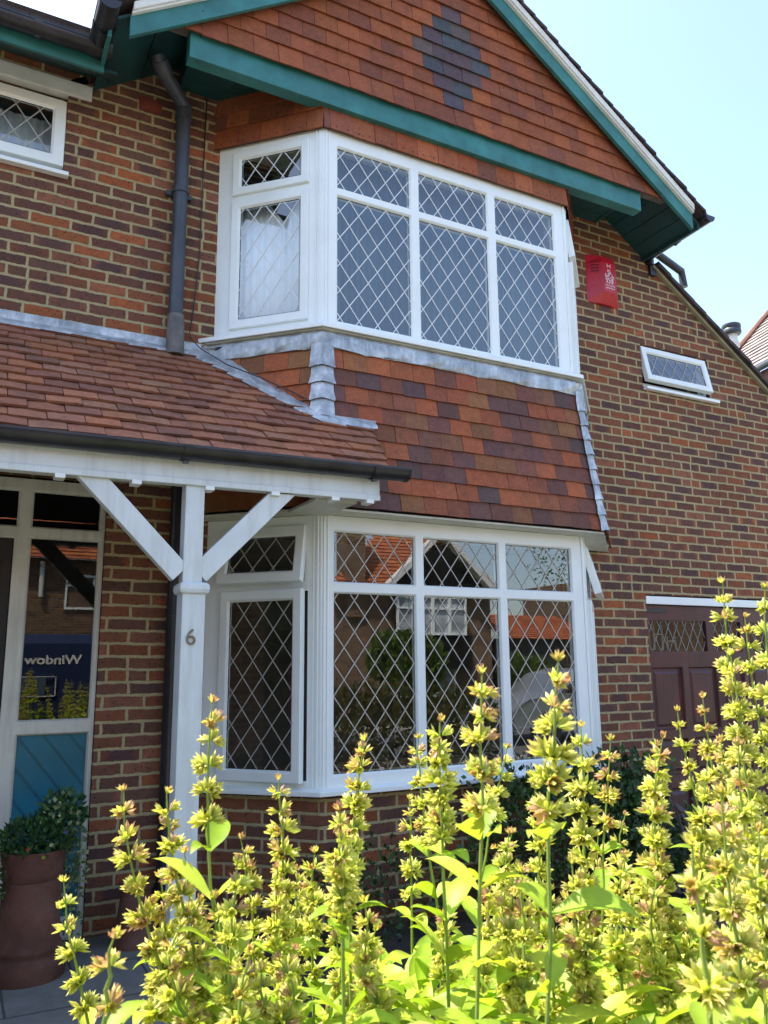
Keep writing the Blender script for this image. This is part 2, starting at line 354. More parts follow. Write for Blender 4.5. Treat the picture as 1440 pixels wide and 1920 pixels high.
# ------------------------------------------------------------------ tiles
CG=[(.31,.090,.034),(.28,.084,.036),(.34,.102,.034),(.25,.078,.036),(.22,.070,.038)]          # gable: orange reds
CB=[(.33,.092,.040),(.36,.108,.042),(.27,.115,.045),(.23,.10,.045),(.20,.075,.045),(.145,.066,.058),(.145,.068,.056),(.31,.088,.038),(.35,.10,.042),(.175,.072,.052),(.26,.082,.042),(.11,.066,.060)]
CR=[(.33,.135,.075),(.36,.15,.08),(.29,.12,.07),(.26,.11,.07),(.35,.14,.066),(.22,.10,.068),(.31,.15,.09)]
def jit(c,a=.1):
    k=1+random.uniform(-a,a); return tuple(min(1,x*k*(1+random.uniform(-a*.3,a*.3))) for x in c)
def tiles(mb,fr,rows,width=.165,cols=CB,colfn=None,th=.012,holes=False,jv=.0025,jd=.0025,gap=.0022):
    for r,(vb,g,db,dt,u0,u1,off) in enumerate(rows):
        k=math.floor((u0-off)/width)
        while True:
            a=off+k*width; b=a+width; kk=k; k+=1
            if b<=u0+.012: continue
            if a>=u1-.012: break
            a=max(a,u0); b=min(b,u1)
            c=colfn(r,(off+kk*width+width/2),kk) if colfn else None
            if c is None:
                c1=random.choice(cols);c2=random.choice(cols);t_=random.random()**2*.8; c=jit(tuple(p_*(1-t_)+q_*t_ for p_,q_ in zip(c1,c2)),.12)
            x=random.uniform(-jv,jv);y=random.uniform(-jv,jv);q=random.uniform(-jd,jd);q2=random.uniform(-jd,jd)
            a+=gap/2;b-=gap/2; vt=vb+g+.02; m=(a+b)/2; sag=random.uniform(-.0008,.002)
            F=[fr(a,vb+x,db+q),fr(m,vb+(x+y)/2-sag,db+(q+q2)/2+.0015),fr(b,vb+y,db+q2),fr(b,vt,dt+q2),fr(m,vt,dt+.001),fr(a,vt,dt+q)]
            B=[fr(a,vb+x,db+q-th),fr(m,vb+(x+y)/2-sag,db+(q+q2)/2-th+.0015),fr(b,vb+y,db+q2-th),fr(b,vt,dt+q2-th),fr(a,vt,dt+q-th)]
            mb.face([F[0],F[1],F[4],F[5]],c); mb.face([F[1],F[2],F[3],F[4]],c)
            e=tuple(z*.8 for z in c)
            mb.face([B[0],B[1],F[1],F[0]],e); mb.face([B[1],B[2],F[2],F[1]],e)
            mb.face([B[0],F[0],F[5],B[4]],e); mb.face([F[2],B[2],B[3],F[3]],e)
            if holes and b-a>.12:
                for hu in (a+.042,b-.042):
                    hv=vb+.026+random.uniform(-.003,.003); s_=.0042
                    dd=db+q+(dt-db)*(.026/(g+.02))+.0034
                    mb.face([fr(hu-s_,hv-s_,dd),fr(hu+s_,hv-s_,dd),fr(hu+s_,hv+s_,dd),fr(hu-s_,hv+s_,dd)],(.012,.008,.008))
# ------------------------------------------------------------------ the house
H=thing('brick_house','red brown brick house with tile hung gable, white bay windows and porch','house',(2.87,0,.15))
H_inv=Matrix.Translation((-2.87,0,-.15))
_link=link
def link(name,me,mat=None,parent=None):
    o=_link(name,me,mat,parent)
    if parent is not None:
        r=parent
        while r.parent is not None: r=r.parent
        if r.location.length>0 and parent is r: o.matrix_parent_inverse=Matrix.Translation(-r.location)
    return o
W0=Fr((0,0,0),(1,0,0),(0,-1,0))
XL,XR,YB=1.865,3.87,-.53; CH=.7495
FF=Fr((0,YB,0),(1,0,0),(0,-1,0))
FL=Fr((XL-.53,0,0),(.70711,-.70711,0),(-.70711,-.70711,0))
FRr=Fr((XR,YB,0),(.70711,.70711,0),(.70711,-.70711,0))
def bayloop(d,z,inner=False):
    y0=.0 if not inner else .02
    return [V((XL-.53-d*1.41421-y0,y0,z)),V((XL-.41421*d,YB-d,z)),V((XR+.41421*d,YB-d,z)),V((XR+.53+d*1.41421+y0,y0,z))]
def bayloft(mb,prof,closed=True,col=None):
    loops=[bayloop(d,z,True) for d,z in prof]
    if closed: loops.append(loops[0])
    # transpose so that open direction is along the bay
    n=len(loops); vs=[p for l in loops for p in l]; fs=[]
    for i in range(n-1):
        for k in range(3): fs.append((i*4+k,i*4+k+1,(i+1)*4+k+1,(i+1)*4+k))
    mb.mesh(vs,fs,col)
# walls
mb=MB()
slab(mb,W0,-5,8.9,0,5.45,[(-.62,.366,4.57,5.118),(1.42,4.31,.97,2.45),(1.42,4.31,3.70,5.0),(5.13,5.965,3.972,4.365),(-.75,.735,.2,2.68),(4.985,7.45,.0,2.16)],-.25,0)
mb.build('wall',M['brick'],H,uv=True,clip=[((5.37,0,5.109),(.677,0,1))])
mb=MB()
for fr,a,b in ((FL,0.02,CH-.008),(FF,XL+.008,XR-.008),(FRr,.008,CH-.02)):
    slab(mb,fr,a,b,.0,.90,[],-.12,-.02)
mb.build('bay_plinth',M['brick'],H,uv=True)
# side and back walls, interiors
mb=MB()
mb.box(-5,-4.75,.25,7,0,5.4); mb.box(8.65,8.9,.25,7,0,2.6); mb.box(-5,8.9,7,7.25,0,5.4)
mb.build('outer_wall',M['brick'],H,uv=True,clip=[((5.37,0,5.109),(.677,0,1))])
mb=MB()
def roombox(x0,x1,y0,y1,z0,z1,open_front=True):
    mb.face([(x0,y1,z0),(x1,y1,z0),(x1,y1,z1),(x0,y1,z1)]); mb.face([(x0,y0,z0),(x0,y1,z0),(x0,y1,z1),(x0,y0,z1)])
    mb.face([(x1,y1,z0),(x1,y0,z0),(x1,y0,z1),(x1,y1,z1)]); mb.face([(x0,y0,z0),(x1,y0,z0),(x1,y1,z0),(x0,y1,z0)]); mb.face([(x0,y1,z1),(x1,y1,z1),(x1,y0,z1),(x0,y0,z1)])
roombox(1.25,4.80,.255,3.6,.35,2.46); roombox(1.2,4.80,.255,3.6,2.75,5.02); roombox(-1.6,1.15,.255,3.2,2.8,5.2)
mb.build('interior_wall',M['room'],H,merge=False)
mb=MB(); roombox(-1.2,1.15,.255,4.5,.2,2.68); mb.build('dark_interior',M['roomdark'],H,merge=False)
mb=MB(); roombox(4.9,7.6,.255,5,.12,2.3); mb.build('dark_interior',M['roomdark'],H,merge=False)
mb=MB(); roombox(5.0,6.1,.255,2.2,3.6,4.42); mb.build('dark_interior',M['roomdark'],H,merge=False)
# bay decks closing the bay between storeys
for z0,z1,d in ((.90,.93,-.02),(2.485,2.50,-.005),(3.63,3.655,0.0),(5.032,5.045,0)):
    mb=MB(); lo=bayloop(d,z0,True);hi=bayloop(d,z1,True); mb.loft([lo,hi],caps=True); mb.build('bay_deck',M['cream'],H)
mb=MB(); bayloft(mb,[(-.05,2.5),(-.05,3.63),(-.0,3.63),(-.0,2.5)]); bayloft(mb,[(-.05,5.045),(-.05,5.41),(-.0,5.41),(-.0,5.045)])
mb.build('bay_boarding',M['oldwood'],H)
mb=MB(); bayloft(mb,[(0.0,2.4995),(.148,2.4995),(.148,2.4875),(.0,2.4875)])
mb.build('bay_soffit_board',M['cream'],H)
# ------------------------------------------------------------------ windows
BEAD=[(0,0),(.003,-.001),(.0105,-.012),(.0125,-.024)]
def glazed(mbF,mbG,mbL,mbK,fr,g,inset=.0125,pu=.1345,pv=.184,ou=0,ov=0,lw=.0058,dback=-.0215,dl=None):
    a,b,c,d=g
    ring(mbF,fr,a-inset,b+inset,c-inset,d+inset,BEAD,closed=False)
    ring(mbK,fr,a-.001,b+.001,c-.001,d+.001,[(0,-.0195),(.0025,-.0205),(.0025,-.0235)],closed=False)
    mbG.face([fr(a-.004,c-.004,-.022),fr(b+.004,c-.004,-.022),fr(b+.004,d+.004,-.022),fr(a-.004,d+.004,-.022)])
    if mbL is not None: lattice(mbL,fr,a,b,c,d,pu,pv,lw,-.0212,.0028,ou,ov)
def hinge(fr,kind,at,deg):
    t=R(deg);c,s=math.cos(t),math.sin(t);U,Vv,Nn=fr.U,fr.V,fr.N
    if kind=='top': U2,V2,N2=U,Vv*c-Nn*s,Nn*c+Vv*s; P=fr(0,at); f=Fr(P-V2*at,U2,N2,V2)
    else: U2,V2,N2=U*c+Nn*s,Vv,Nn*c-U*s; P=fr(at,0); f=Fr(P-U2*at,U2,N2,V2)
    return f
def sash(parent,fr,o,g,mbG,mbL,mbK,pu=.133,pv=.182,mat='upvc',label=None,ou=0,ov=0,d0=-.028):
    mb=MB(); a,b,c,d=o; i=g[0]-a; j=g[2]-c; w=min(i,j)
    def rr(k,dd): # interpolate rect between outer and glass
        t=k
        return [fr(a+(g[0]-a)*t,c+(g[2]-c)*t,dd),fr(b+(g[1]-b)*t,c+(g[2]-c)*t,dd),fr(b+(g[1]-b)*t,d+(g[3]-d)*t,dd),fr(a+(g[0]-a)*t,d+(g[3]-d)*t,dd)]
    pr=[(0,d0),(0,.016),(.06,.021),(.80,.021),(.84,.0185),(.95,.008),(1,.006),(1,-.012),(.8,d0),(0,d0)]
    mb.loft([rr(k,dd) for k,dd in pr])
    mb.build('sash',M[mat],parent,bevel=.0015,seg=1)
    f2=Fr(fr.O+fr.N*.024,fr.U,fr.N,fr.V)
    mbG.face([f2(g[0]-.003,g[2]-.003,-.022),f2(g[1]+.003,g[2]-.003,-.022),f2(g[1]+.003,g[3]+.003,-.022),f2(g[0]-.003,g[3]+.003,-.022)])
    ring(mbK,f2,g[0]-.0005,g[1]+.0005,g[2]-.0005,g[3]+.0005,[(0,-.0175),(.0028,-.0185),(.0028,-.0235)],closed=False)
    lattice(mbL,f2,*g,pu,pv,.0058,-.0212,.0028,ou,ov)
def bay(zb,zt,panes,cz,open_,lat,label):
    """one storey of the bay window"""
    mb=MB();G=MB();L=MB();K=MB()
    holes=[(a-.0125,b+.0125,c-.0125,d+.0125) for a,b,c,d in panes]
    slab(mb,FF,XL+.0,XR-.0,zb,zt,holes,-.07,0)
    xs=sorted({p[0] for p in panes}); 
    for p in panes: glazed(mb,G,L,K,FF,p,ou=lat[0],ov=(lat[1] if p[3]-p[2]>.6 else lat[2]))
    # step mouldings at the corner posts and the outer head
    for fr,u0,u1 in ((FF,XL+.012,XL+.026),(FF,XL+.036,XL+.046),(FF,XR-.026,XR-.012),(FL,CH-.03,CH-.016),(FL,CH-.052,CH-.042),(FRr,.016,.03),(FRr,.042,.052)):
        mb.hexa([fr(u0,zb,-.01),fr(u1,zb,-.01),fr(u1,zb,.007),fr(u0,zb,.007),fr(u0,zt,-.01),fr(u1,zt,-.01),fr(u1,zt,.007),fr(u0,zt,.007)])
    a,b=cz # lower sash (outer z0,z1, glass z0,z1), upper sash
    for fr,flip in ((FL,False),(FRr,True)):
        o0,o1=.108,.655; g0,g1=.1725,.5925
        if flip: o0,o1,g0,g1=CH-o1,CH-o0,CH-g1,CH-g0
        slab(mb,fr,0 if flip else -.02,CH+.02 if flip else CH,zb,zt,[(o0+.012,o1-.012,a[0]+.012,a[1]-.012),(o0+.012,o1-.012,b[0]+.012,b[1]-.012)],-.07,-.0)
    root=mb.build('bay_window',M['upvc'],H,bevel=.0018,seg=1)
    root['label']=label
    for (fr,flip,dt,ds) in ((FL,False,open_[0],open_[1]),(FRr,True,open_[2],open_[3])):
        o0,o1=.108,.655; g0,g1=.1725,.5925
        if flip: o0,o1,g0,g1=CH-o1,CH-o0,CH-g1,CH-g0
        f1=hinge(fr,'top',b[1],dt) if dt else fr
        f2=hinge(fr,'side',o1 if flip else o0,-ds if flip else ds) if ds else fr
        sash(root,f2,(o0,o1,a[0],a[1]),(g0,g1,a[2],a[3]),G,L,K,ou=.03,ov=.06)
        sash(root,f1,(o0,o1,b[0],b[1]),(g0,g1,b[2],b[3]),G,L,K,ou=.03,ov=.02)
        if dt: # window stay
            mbm=MB(); p=f1(o0+.03 if not flip else o1-.03,b[0]+.02,-.02); q=fr(o0+.03 if not flip else o1-.03,b[0]+.03,-.03)
            mbm.bar(q,p,.012,.004); mbm.build('window_stay',M['metal'],root); mbm=MB(); mbm.bar(f1(o1-.04 if not flip else o0+.04,b[0]+.02,-.02),fr(o1-.04 if not flip else o0+.04,b[0]+.03,-.03),.012,.004)
            mbm.build('window_stay',M['metal'],root)
    if open_[1]: K.hexa([FL(u,z,d) for z in (a[0]+.01,a[1]-.01) for u,d in ((.640,-.02),(.668,-.02),(.668,.0015),(.640,.0015))])  # black strip painted in for the shaded gap beside the ajar sash
    G.build('glazing',M['glass'],root,merge=False); K.build('gasket',M['rubber'],root,merge=False)
    return root,L
xs=[(1.955,2.495),(2.57,3.13),(3.205,3.748)]
pl=[(a,b,1.006,2.023) for a,b in xs]+[(a,b,2.095,2.388) for a,b in xs]
r,L=bay(.932,2.486,pl,((.965,2.048,1.032,1.982),(2.082,2.425,2.148,2.36)),(11,4.5,14,1.2),(0.0,.06,.02),'')
r['label']='ground floor white leaded bay window reflecting the houses opposite'
L.build('lead_lattice',M['came'],r,merge=False)
mb=MB(); bayloft(mb,[(-.02,.936),(.012,.936),(.055,.926),(.058,.922),(.058,.900),(.045,.897),(-.02,.897)]); mb.build('window_sill',M['upvc'],r,bevel=.002)
xs=[(1.973,2.507),(2.586,3.144),(3.225,3.752)]
pl=[(a,b,3.733,4.591) for a,b in xs]+[(a,b,4.656,4.941) for a,b in xs]
r,L=bay(3.66,5.034,pl,((3.728,4.632,3.794,4.566),(4.672,4.985,4.736,4.924)),(0,0,7,1.6),(0.02,.03,.05),'upper')
r['label']='upstairs white leaded bay window with drawn curtains'
L.build('lead_lattice',M['camew'],r,merge=False)
mb=MB(); bayloft(mb,[(-.02,3.68),(.015,3.68),(.068,3.671),(.072,3.667),(.072,3.643),(.062,3.641),(.062,3.648),(-.02,3.648)]); mb.build('window_sill',M['upvc'],r,bevel=.002)
mb=MB(); bayloft(mb,[(-.01,3.642),(.05,3.642),(.05,3.636),(-.01,3.636)]); mb.build('sill_underside',M['cream'],r)  # cream puts warm light bounced from below into the underside colour
# small leaded windows in the main wall
def small_window(x0,x1,z0,z1,gi,deg,lat,label,sill):
    mb=MB();G=MB();L=MB();K=MB(); fr=Fr((0,.035,0),(1,0,0),(0,-1,0))
    slab(mb,fr,x0+.003,x1-.003,z0+.003,z1-.003,[(x0+.035,x1-.035,z0+.035,z1-.035)],-.07,0)
    root=mb.build('leaded_window',M['upvc'],H,bevel=.002,seg=1); root['label']=label
    fs=Fr((0,.03,0),(1,0,0),(0,-1,0)); f1=hinge(fs,'top',z1-.012,deg)
    sash(root,f1,(x0+.012,x1-.012,z0+.03,z1-.012),(x0+.012+gi,x1-.012-gi,z0+.03+gi,z1-.012-gi),G,L,K,pu=lat[0],pv=lat[1])
    G.build('glazing',M['glass'],root,merge=False);K.build('gasket',M['rubber'],root,merge=False);L.build('lead_lattice',M['came'],root,merge=False)
    mb=MB(); mb.box(sill[0],sill[1],-.045,.03,sill[2],sill[2]+.026); mb.build('window_sill',M['upvc'],root,bevel=.003)
    return root
small_window(-.62,.375,4.585,5.09,.078,3,(.135,.185),'small white leaded window under the eaves at upper left',(-.66,.395,4.545))
small_window(5.13,5.965,3.985,4.362,.062,12,(.125,.19),'small tilted open white leaded window in the right wall',(5.135,6.045,3.942))
mb=MB(); mb.box(-.7,.502,-.018,.05,5.115,5.212); mb.build('lintel',M['render'],H,bevel=.006)
# ------------------------------------------------------------------ hanging tiles
def prof(z): return .028+.122*max(0,(3.45-z))/.94
def bayrows(u0f,u1f,off):
    rows=[]
    for r in range(10):
        zb=3.39-.11*r+.11*1 if False else 3.395-.1105*r
        g=.1105 if r else .13
        rows.append((zb,g,prof(zb)+.022,prof(zb+g)+.006,u0f(zb),u1f(zb),off+(.0825 if r%2 else 0)))
        if zb<2.53: break
    return rows
mb=MB()
tiles(mb,FF,bayrows(lambda z:XL-.414*prof(z)+.005,lambda z:XR+.414*prof(z)-.012,1.985),cols=CB)
tiles(mb,FL,bayrows(lambda z:-.1,lambda z:CH+.414*prof(z)-.005,.05),cols=CB[:4]+CB[7:9])
tiles(mb,FRr,bayrows(lambda z:-.414*prof(z)+.005,lambda z:CH+.1,.02),cols=CB)
mb.build('hung_tiles',M['tile'],H,merge=False,clip=[((0,.01,0),(0,1,0))])
mb=MB()
for fr,u0,u1,off in ((FF,XL-.008,XR+.008,1.90),(FL,-.05,CH+.008,-.02),(FRr,-.008,CH+.05,.03)):
    rows=[(5.036,.14,.034,.016,u0,u1,off)]+([] if fr is FF else [(5.176,.115,.034,.018,u0,u1,off+.08),(5.291,.115,.034,.018,u0,u1,off)])
    tiles(mb,fr,rows,cols=CG[:2]+[(.28,.085,.045),(.38,.115,.045),(.2,.075,.05)],holes=True)
mb.build('head_tiles',M['tile'],H,merge=False,clip=[((0,.01,0),(0,1,0))])
def subdiv(pts,step=.06):
    out=[]
    for a,b in zip(pts[:-1],pts[1:]):
        n=max(1,int((b-a).length/step))
        out+=[a.lerp(b,i/n) for i in range(n)]
    return out+[pts[-1]]
mb=MB(); A=subdiv(bayloop(.012,3.646,True));B=subdiv(bayloop(.058,3.60,True));C_=subdiv(bayloop(.052,3.517,True));D_=subdiv(bayloop(.048,3.517,True))
for i,(a,b,c) in enumerate(zip(B,C_,D_)):
    q=random.uniform(-.006,.006)+.006*math.sin(i*.9); b.z+=q; c.z=b.z-.001; s_=random.uniform(-.004,.006); a.x+=0; b.y-=s_; c.y=b.y+.006
mb.loft([A,B,C_,D_],closed=False); mb.build('lead_apron',M['lead'],H,smooth=True,angle=60)
for side in (0,1):
    mb=MB(); cx=XL if side==0 else XR
    for r in range(9):
        zb=3.39-.1105*r; zt=zb+(.15 if r==0 else .112); wa=.066 if side==0 else .05
        e=[];
        for z,dd,wd in ((zt,.026,wa-.004),((zt+zb)/2,.031,wa+random.uniform(-.004,.004)),(zb+.012,.035,wa+random.uniform(.0,.010)),(zb-.006,.038,wa+random.uniform(.002,.013))):
            d=prof(z)+dd
            if side==0:
                pc=V((XL-.4142*d,YB-d,z)); pL=FL(CH+.4142*prof(z)-wd,z,d); pF=FF(XL-.4142*prof(z)+wd,z,d)
            else:
                pc=V((XR+.4142*d,YB-d,z)); pL=FF(XR+.4142*prof(z)-wd,z,d); pF=FRr(-.4142*prof(z)+wd,z,d)
            pc2=pc+V((0,0,.010)) if z<zb+.02 else pc
            e.append([pL,pL.lerp(pc2,.55)+V((0,0,.004)),pc2,pF.lerp(pc2,.55)+V((0,0,.002)),pF])
        e.append([p+V((0,.006,.001)) for p in e[-1]])
        mb.loft(e,closed=False)
    mb.build('lead_hip_soaker',M['lead'],H,smooth=True,angle=50)
# gable tiles with a dark diamond
SL=.677; XC=2.87
def under(x): return 6.80-SL*abs(x-XC)
DI={1:1,2:2,3:3,4:4,5:3,6:2,7:1}
def gcol(r,uc,k):
    n=DI.get(r)
    if n and abs(uc-2.842)<n*.165/2: return jit(random.choice([(.115,.075,.08),(.085,.075,.09),(.12,.085,.075),(.10,.065,.075),(.075,.085,.095)]),.12)
FG=Fr((0,-.572,0),(1,0,0),(0,-1,0)); rows=[]
for r in range(13):
    zb=5.372+.118*r-(.036 if r==0 else 0); hw=(6.85-zb)/SL
    rows.append((zb,.118 if r else .154,(.030 if r else .052),.012,XC-hw,XC+hw,2.842+(0 if r%2 else .0825)-.0825))
mb=MB(); tiles(mb,FG,rows,cols=CG,colfn=gcol)
mb.build('gable_tiles',M['tile'],H,merge=False,clip=[((XC,0,6.80),(SL,0,1)),((XC,0,6.80),(-SL,0,1))])
mb=MB(); mb.loft([[(XC-2.1,y,5.385),(XC+2.1,y,5.385),(XC,y,6.79)] for y in (-.50,-.57)],caps=True); mb.build('gable_boarding',M['oldwood'],H)
# beam below the gable
mb=MB(); mb.box(.968,4.628,-.590,-.50,5.186,5.408); mb.build('gable_beam',M['green'],H,bevel=.004)
# bargeboards, verge and roof slopes
def rake(mb,side,lo,hi,y0,y1,x1=5.13,x0=XC):
    pts=[(x0,6.65+lo),(x1,5.12+lo),(x1,5.12+hi),(x0,6.65+hi)]
    if side<0: pts=[(2*XC-x,z) for x,z in reversed(pts)]
    mb.loft([[(x,y,z) for x,z in pts] for y in (y1,y0)],caps=True)
for sd in (1,-1):
    mb=MB(); rake(mb,sd,0,.134,-.665,-.635); mb.build('bargeboard',M['green'],H,bevel=.003)
    mb=MB(); rake(mb,sd,.132,.15,-.69,-.60,5.125); rake(mb,sd,.15,.205,-.702,-.60,5.12); mb.build('verge_undercloak',M['render'],H,bevel=.012,seg=3)
    mb=MB(); n=22
    for i in range(n):
        xa=XC+.0+(5.22-XC)*i/n; xb=XC+(5.22-XC)*(i+1)/n+.02; za=6.65-SL*(xa-XC); zb=6.65-SL*(xb-XC); o=random.uniform(-.008,.008); l=.212
        P=[(xa,-.715+o,za+l-.005),(xb,-.715+o,zb+l+.014),(xb,-.45,zb+l+.014),(xa,-.45,za+l-.005)]
        Q=[(p[0],p[1],p[2]+.024) for p in P]
        if sd<0: P=[(2*XC-p[0],p[1],p[2]) for p in P];Q=[(2*XC-p[0],p[1],p[2]) for p in Q]
        mb.hexa(P+Q)
    mb.build('verge_tiles',M['dark'],H)
    # sloping soffit boards
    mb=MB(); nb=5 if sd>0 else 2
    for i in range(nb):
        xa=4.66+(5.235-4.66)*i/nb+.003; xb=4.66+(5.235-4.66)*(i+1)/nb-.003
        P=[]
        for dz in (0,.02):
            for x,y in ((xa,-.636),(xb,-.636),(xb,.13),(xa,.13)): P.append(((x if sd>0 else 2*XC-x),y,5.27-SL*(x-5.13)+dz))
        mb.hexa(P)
    mb.build('eaves_soffit',M['greenshade'],H)
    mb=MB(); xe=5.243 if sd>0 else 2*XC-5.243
    mb.box(min(xe,xe-.022*sd),max(xe,xe-.022*sd),-.634,(-.002 if sd>0 else -.365),5.165 if sd>0 else 5.10,5.225) ; mb.build('eaves_fascia',M['greenshade' if sd>0 else 'green'],H,bevel=.003)
for xa in (1.04,4.665): mb=MB(); mb.box(xa,xa+.035,-.498,-.002,5.405,5.60); mb.build('soffit_upstand',M['greenshade'],H)
mb=MB(); mb.box(.85,4.89,.003,.25,5.45,5.60); mb.build('wall_head',M['brick'],H,uv=True,clip=[((5.37,0,5.109),(.677,0,1)),((XC-2.5,0,5.109),(-.677,0,1))])
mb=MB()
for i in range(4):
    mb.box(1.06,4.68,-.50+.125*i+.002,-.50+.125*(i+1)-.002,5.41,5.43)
mb.build('gable_soffit',M['greenshade'],H)
# main eaves at the left
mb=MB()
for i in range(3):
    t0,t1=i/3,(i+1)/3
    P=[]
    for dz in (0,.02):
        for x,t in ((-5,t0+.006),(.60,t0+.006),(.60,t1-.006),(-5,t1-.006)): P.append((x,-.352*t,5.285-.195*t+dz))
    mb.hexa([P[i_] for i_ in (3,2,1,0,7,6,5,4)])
mb.build('eaves_soffit',M['greenshade'],H)
mb=MB(); mb.box(-5,.52,-.375,-.353,5.065,5.2); mb.build('eaves_fascia',M['green'],H,bevel=.003)
def gutter(name,a,b,rad,parent=H,drop=0,brk=(),cap=True):
    a=V(a);b=V(b);d=(b-a).normalized();r=d.cross(V((0,0,1))).normalized();mb=MB();n=12
    def prof_(c,R_):
        return [c+r*R_*math.cos(math.pi+math.pi*k/n)+V((0,0,1))*R_*math.sin(math.pi+math.pi*k/n) for k in range(n+1)]
    outer=[prof_(a,rad),prof_(b,rad)]; inner=[prof_(a,rad-.004),prof_(b,rad-.004)]
    mb.loft([outer[0],outer[1]],closed=False); mb.loft([list(reversed(inner[0])),list(reversed(inner[1]))],closed=False)
    mb.bar(a+r*rad*.97,b+r*rad*.97,.009,.012); mb.bar(a-r*rad*.97,b-r*rad*.97,.009,.012)
    if cap:
        for c,s_ in ((a,-1),(b,1)):
            mb.loft([prof_(c,rad+.003),prof_(c+d*.012*s_,rad+.003)],closed=True,caps=True)
    for t in brk:
        c=a.lerp(b,t); mb.loft([prof_(c-d*.02,rad+.006),prof_(c+d*.02,rad+.006)],closed=True,caps=False)
        mb.box(c.x-.012,c.x+.012,c.y-.012,c.y+.012,c.z-rad-.016,c.z-rad+.002)
    return mb.build(name,M['black'],parent,smooth=True,angle=50)
gutter('gutter',(-5,-.432,5.175),(.535,-.432,5.175),.058,brk=(.6,.8,.93))
gutter('gutter',(.478,-.39,5.19),(.478,-.80,5.19),.058,brk=(.5,))
gutter('gutter',(5.29,-.70,5.262),(5.29,.03,5.235),.052,brk=(.5,.95))
mb=MB()
for i in range(32):
    x=-5+i*.17; mb.box(x+.002,x+.168,-.44,-.2,5.215+random.uniform(-.003,.003),5.24)
mb.build('eaves_tiles',M['dark'],H)
# roof planes (big roof behind, hipped down to the right over the garage)
mb=MB()
def slope(pts,t=.05):
    P=[V(p) for p in pts]; n=(P[1]-P[0]).cross(P[2]-P[0]).normalized(); n=n if n.z>0 else -n
    mb.hexa([p for p in P]+[p+n*t for p in P])
zt=6.86
for sd in (1,-1):
    x1=XC+sd*2.39
    slope([(XC,-.69,zt),(x1,-.69,zt-SL*2.39),(x1,.0,zt-SL*2.39),(XC,.0,zt)])
zt2=6.82
slope([(XC,.1,zt2),(8.95,.1,zt2-SL*6.08),(8.95,7.4,zt2-SL*6.08),(XC,7.4,zt2)],.04)
slope([(XC,0,zt),(.4,0.0,zt-SL*2.47),(.4,2.6,zt-SL*2.47),(XC,2.6,zt)])
slope([(-5.2,-.42,5.225),(.5,-.42,5.225),(2.9,3.5,7.85),(-5.2,3.5,7.85)])
slope([(-5.2,3.5,7.85),(2.9,3.5,7.85),(2.9,7.5,5.2),(-5.2,7.5,5.2)])
mb.build('roof',M['dark'],H)
mb=MB(); n=26
for i in range(n):   # verge of the long slope over the right wall
    xa=5.36+i*.14; xb=xa+.152; za=5.109-SL*(xa-5.37); zb=5.109-SL*(xb-5.37); o=random.uniform(-.007,.007)
    mb.hexa([(xa,-.075+o,za+.018),(xb,-.075+o,zb+.026),(xb,.1,zb+.026),(xa,.1,za+.018),(xa,-.075+o,za+.055),(xb,-.075+o,zb+.064),(xb,.1,zb+.064),(xa,.1,za+.055)])
mb.build('verge_tiles',M['dark'],H)
mb=MB(); mb.hexa([(5.33,-.035,5.136-.008),(8.9,-.035,2.719-.008),(8.9,.1,2.719-.008),(5.33,.1,5.136-.008),(5.33,-.04,5.136+.016),(8.9,-.04,2.719+.016),(8.9,.1,2.719+.016),(5.33,.1,5.136+.016)])
mb.build('verge_mortar',M['mortarv'],H)
# rain goods
mb=MB(); mb.tube([(.84,-.30,5.36),(.87,-.27,5.30),(1.055,-.085,5.235),(1.066,-.07,5.19),(1.066,-.07,3.70)],.046,16); mb.tube([(.852,-.29,5.335),(.90,-.24,5.29)],.054,14); mb.tube([(1.064,-.072,5.235),(1.066,-.07,5.13)],.053,16)
mb.tube([(1.066,-.07,4.60),(1.066,-.07,4.635)],.054,16); mb.box(.985,1.147,-.035,-.0,4.60,4.63)
dp=mb.build('drainpipe',M['grey'],H,smooth=True); dp['label']='dark grey drainpipe from the eaves down to the porch roof'
mb=MB(); mb.tube([(1.068,-.075,3.76),(1.070,-.08,3.50)],[.052,.057],16); mb.build('pipe_shoe',M['oldlead'],dp,smooth=True)
mb=MB(); mb.tube([(1.145,-.055,2.9),(1.145,-.055,.22)],.055,16); mb.tube([(1.145,-.055,1.9),(1.145,-.055,1.94)],.063,16)
dp=mb.build('drainpipe',M['black'],H,smooth=True); dp['label']='black drainpipe under the porch'
mb=MB(); mb.tube([(5.31,.0,5.14),(5.35,.03,5.33),(5.41,.06,5.36)],.048,12); mb.tube([(5.36,.04,5.365),(5.80,.06,5.235),(5.82,.06,5.08)],.036,12); mb.box(5.30,5.37,-.03,.03,5.05,5.14)
mb.build('rainwater_pipe',M['black'],H,smooth=True)
mb=MB(); mb.box(.79,.935,-.006,.02,5.172,5.268)
for i in range(3): mb.box(.80,.925,-.010,.0,5.184+i*.028,5.198+i*.028)
mb.build('air_brick',M['airbrick'],H)
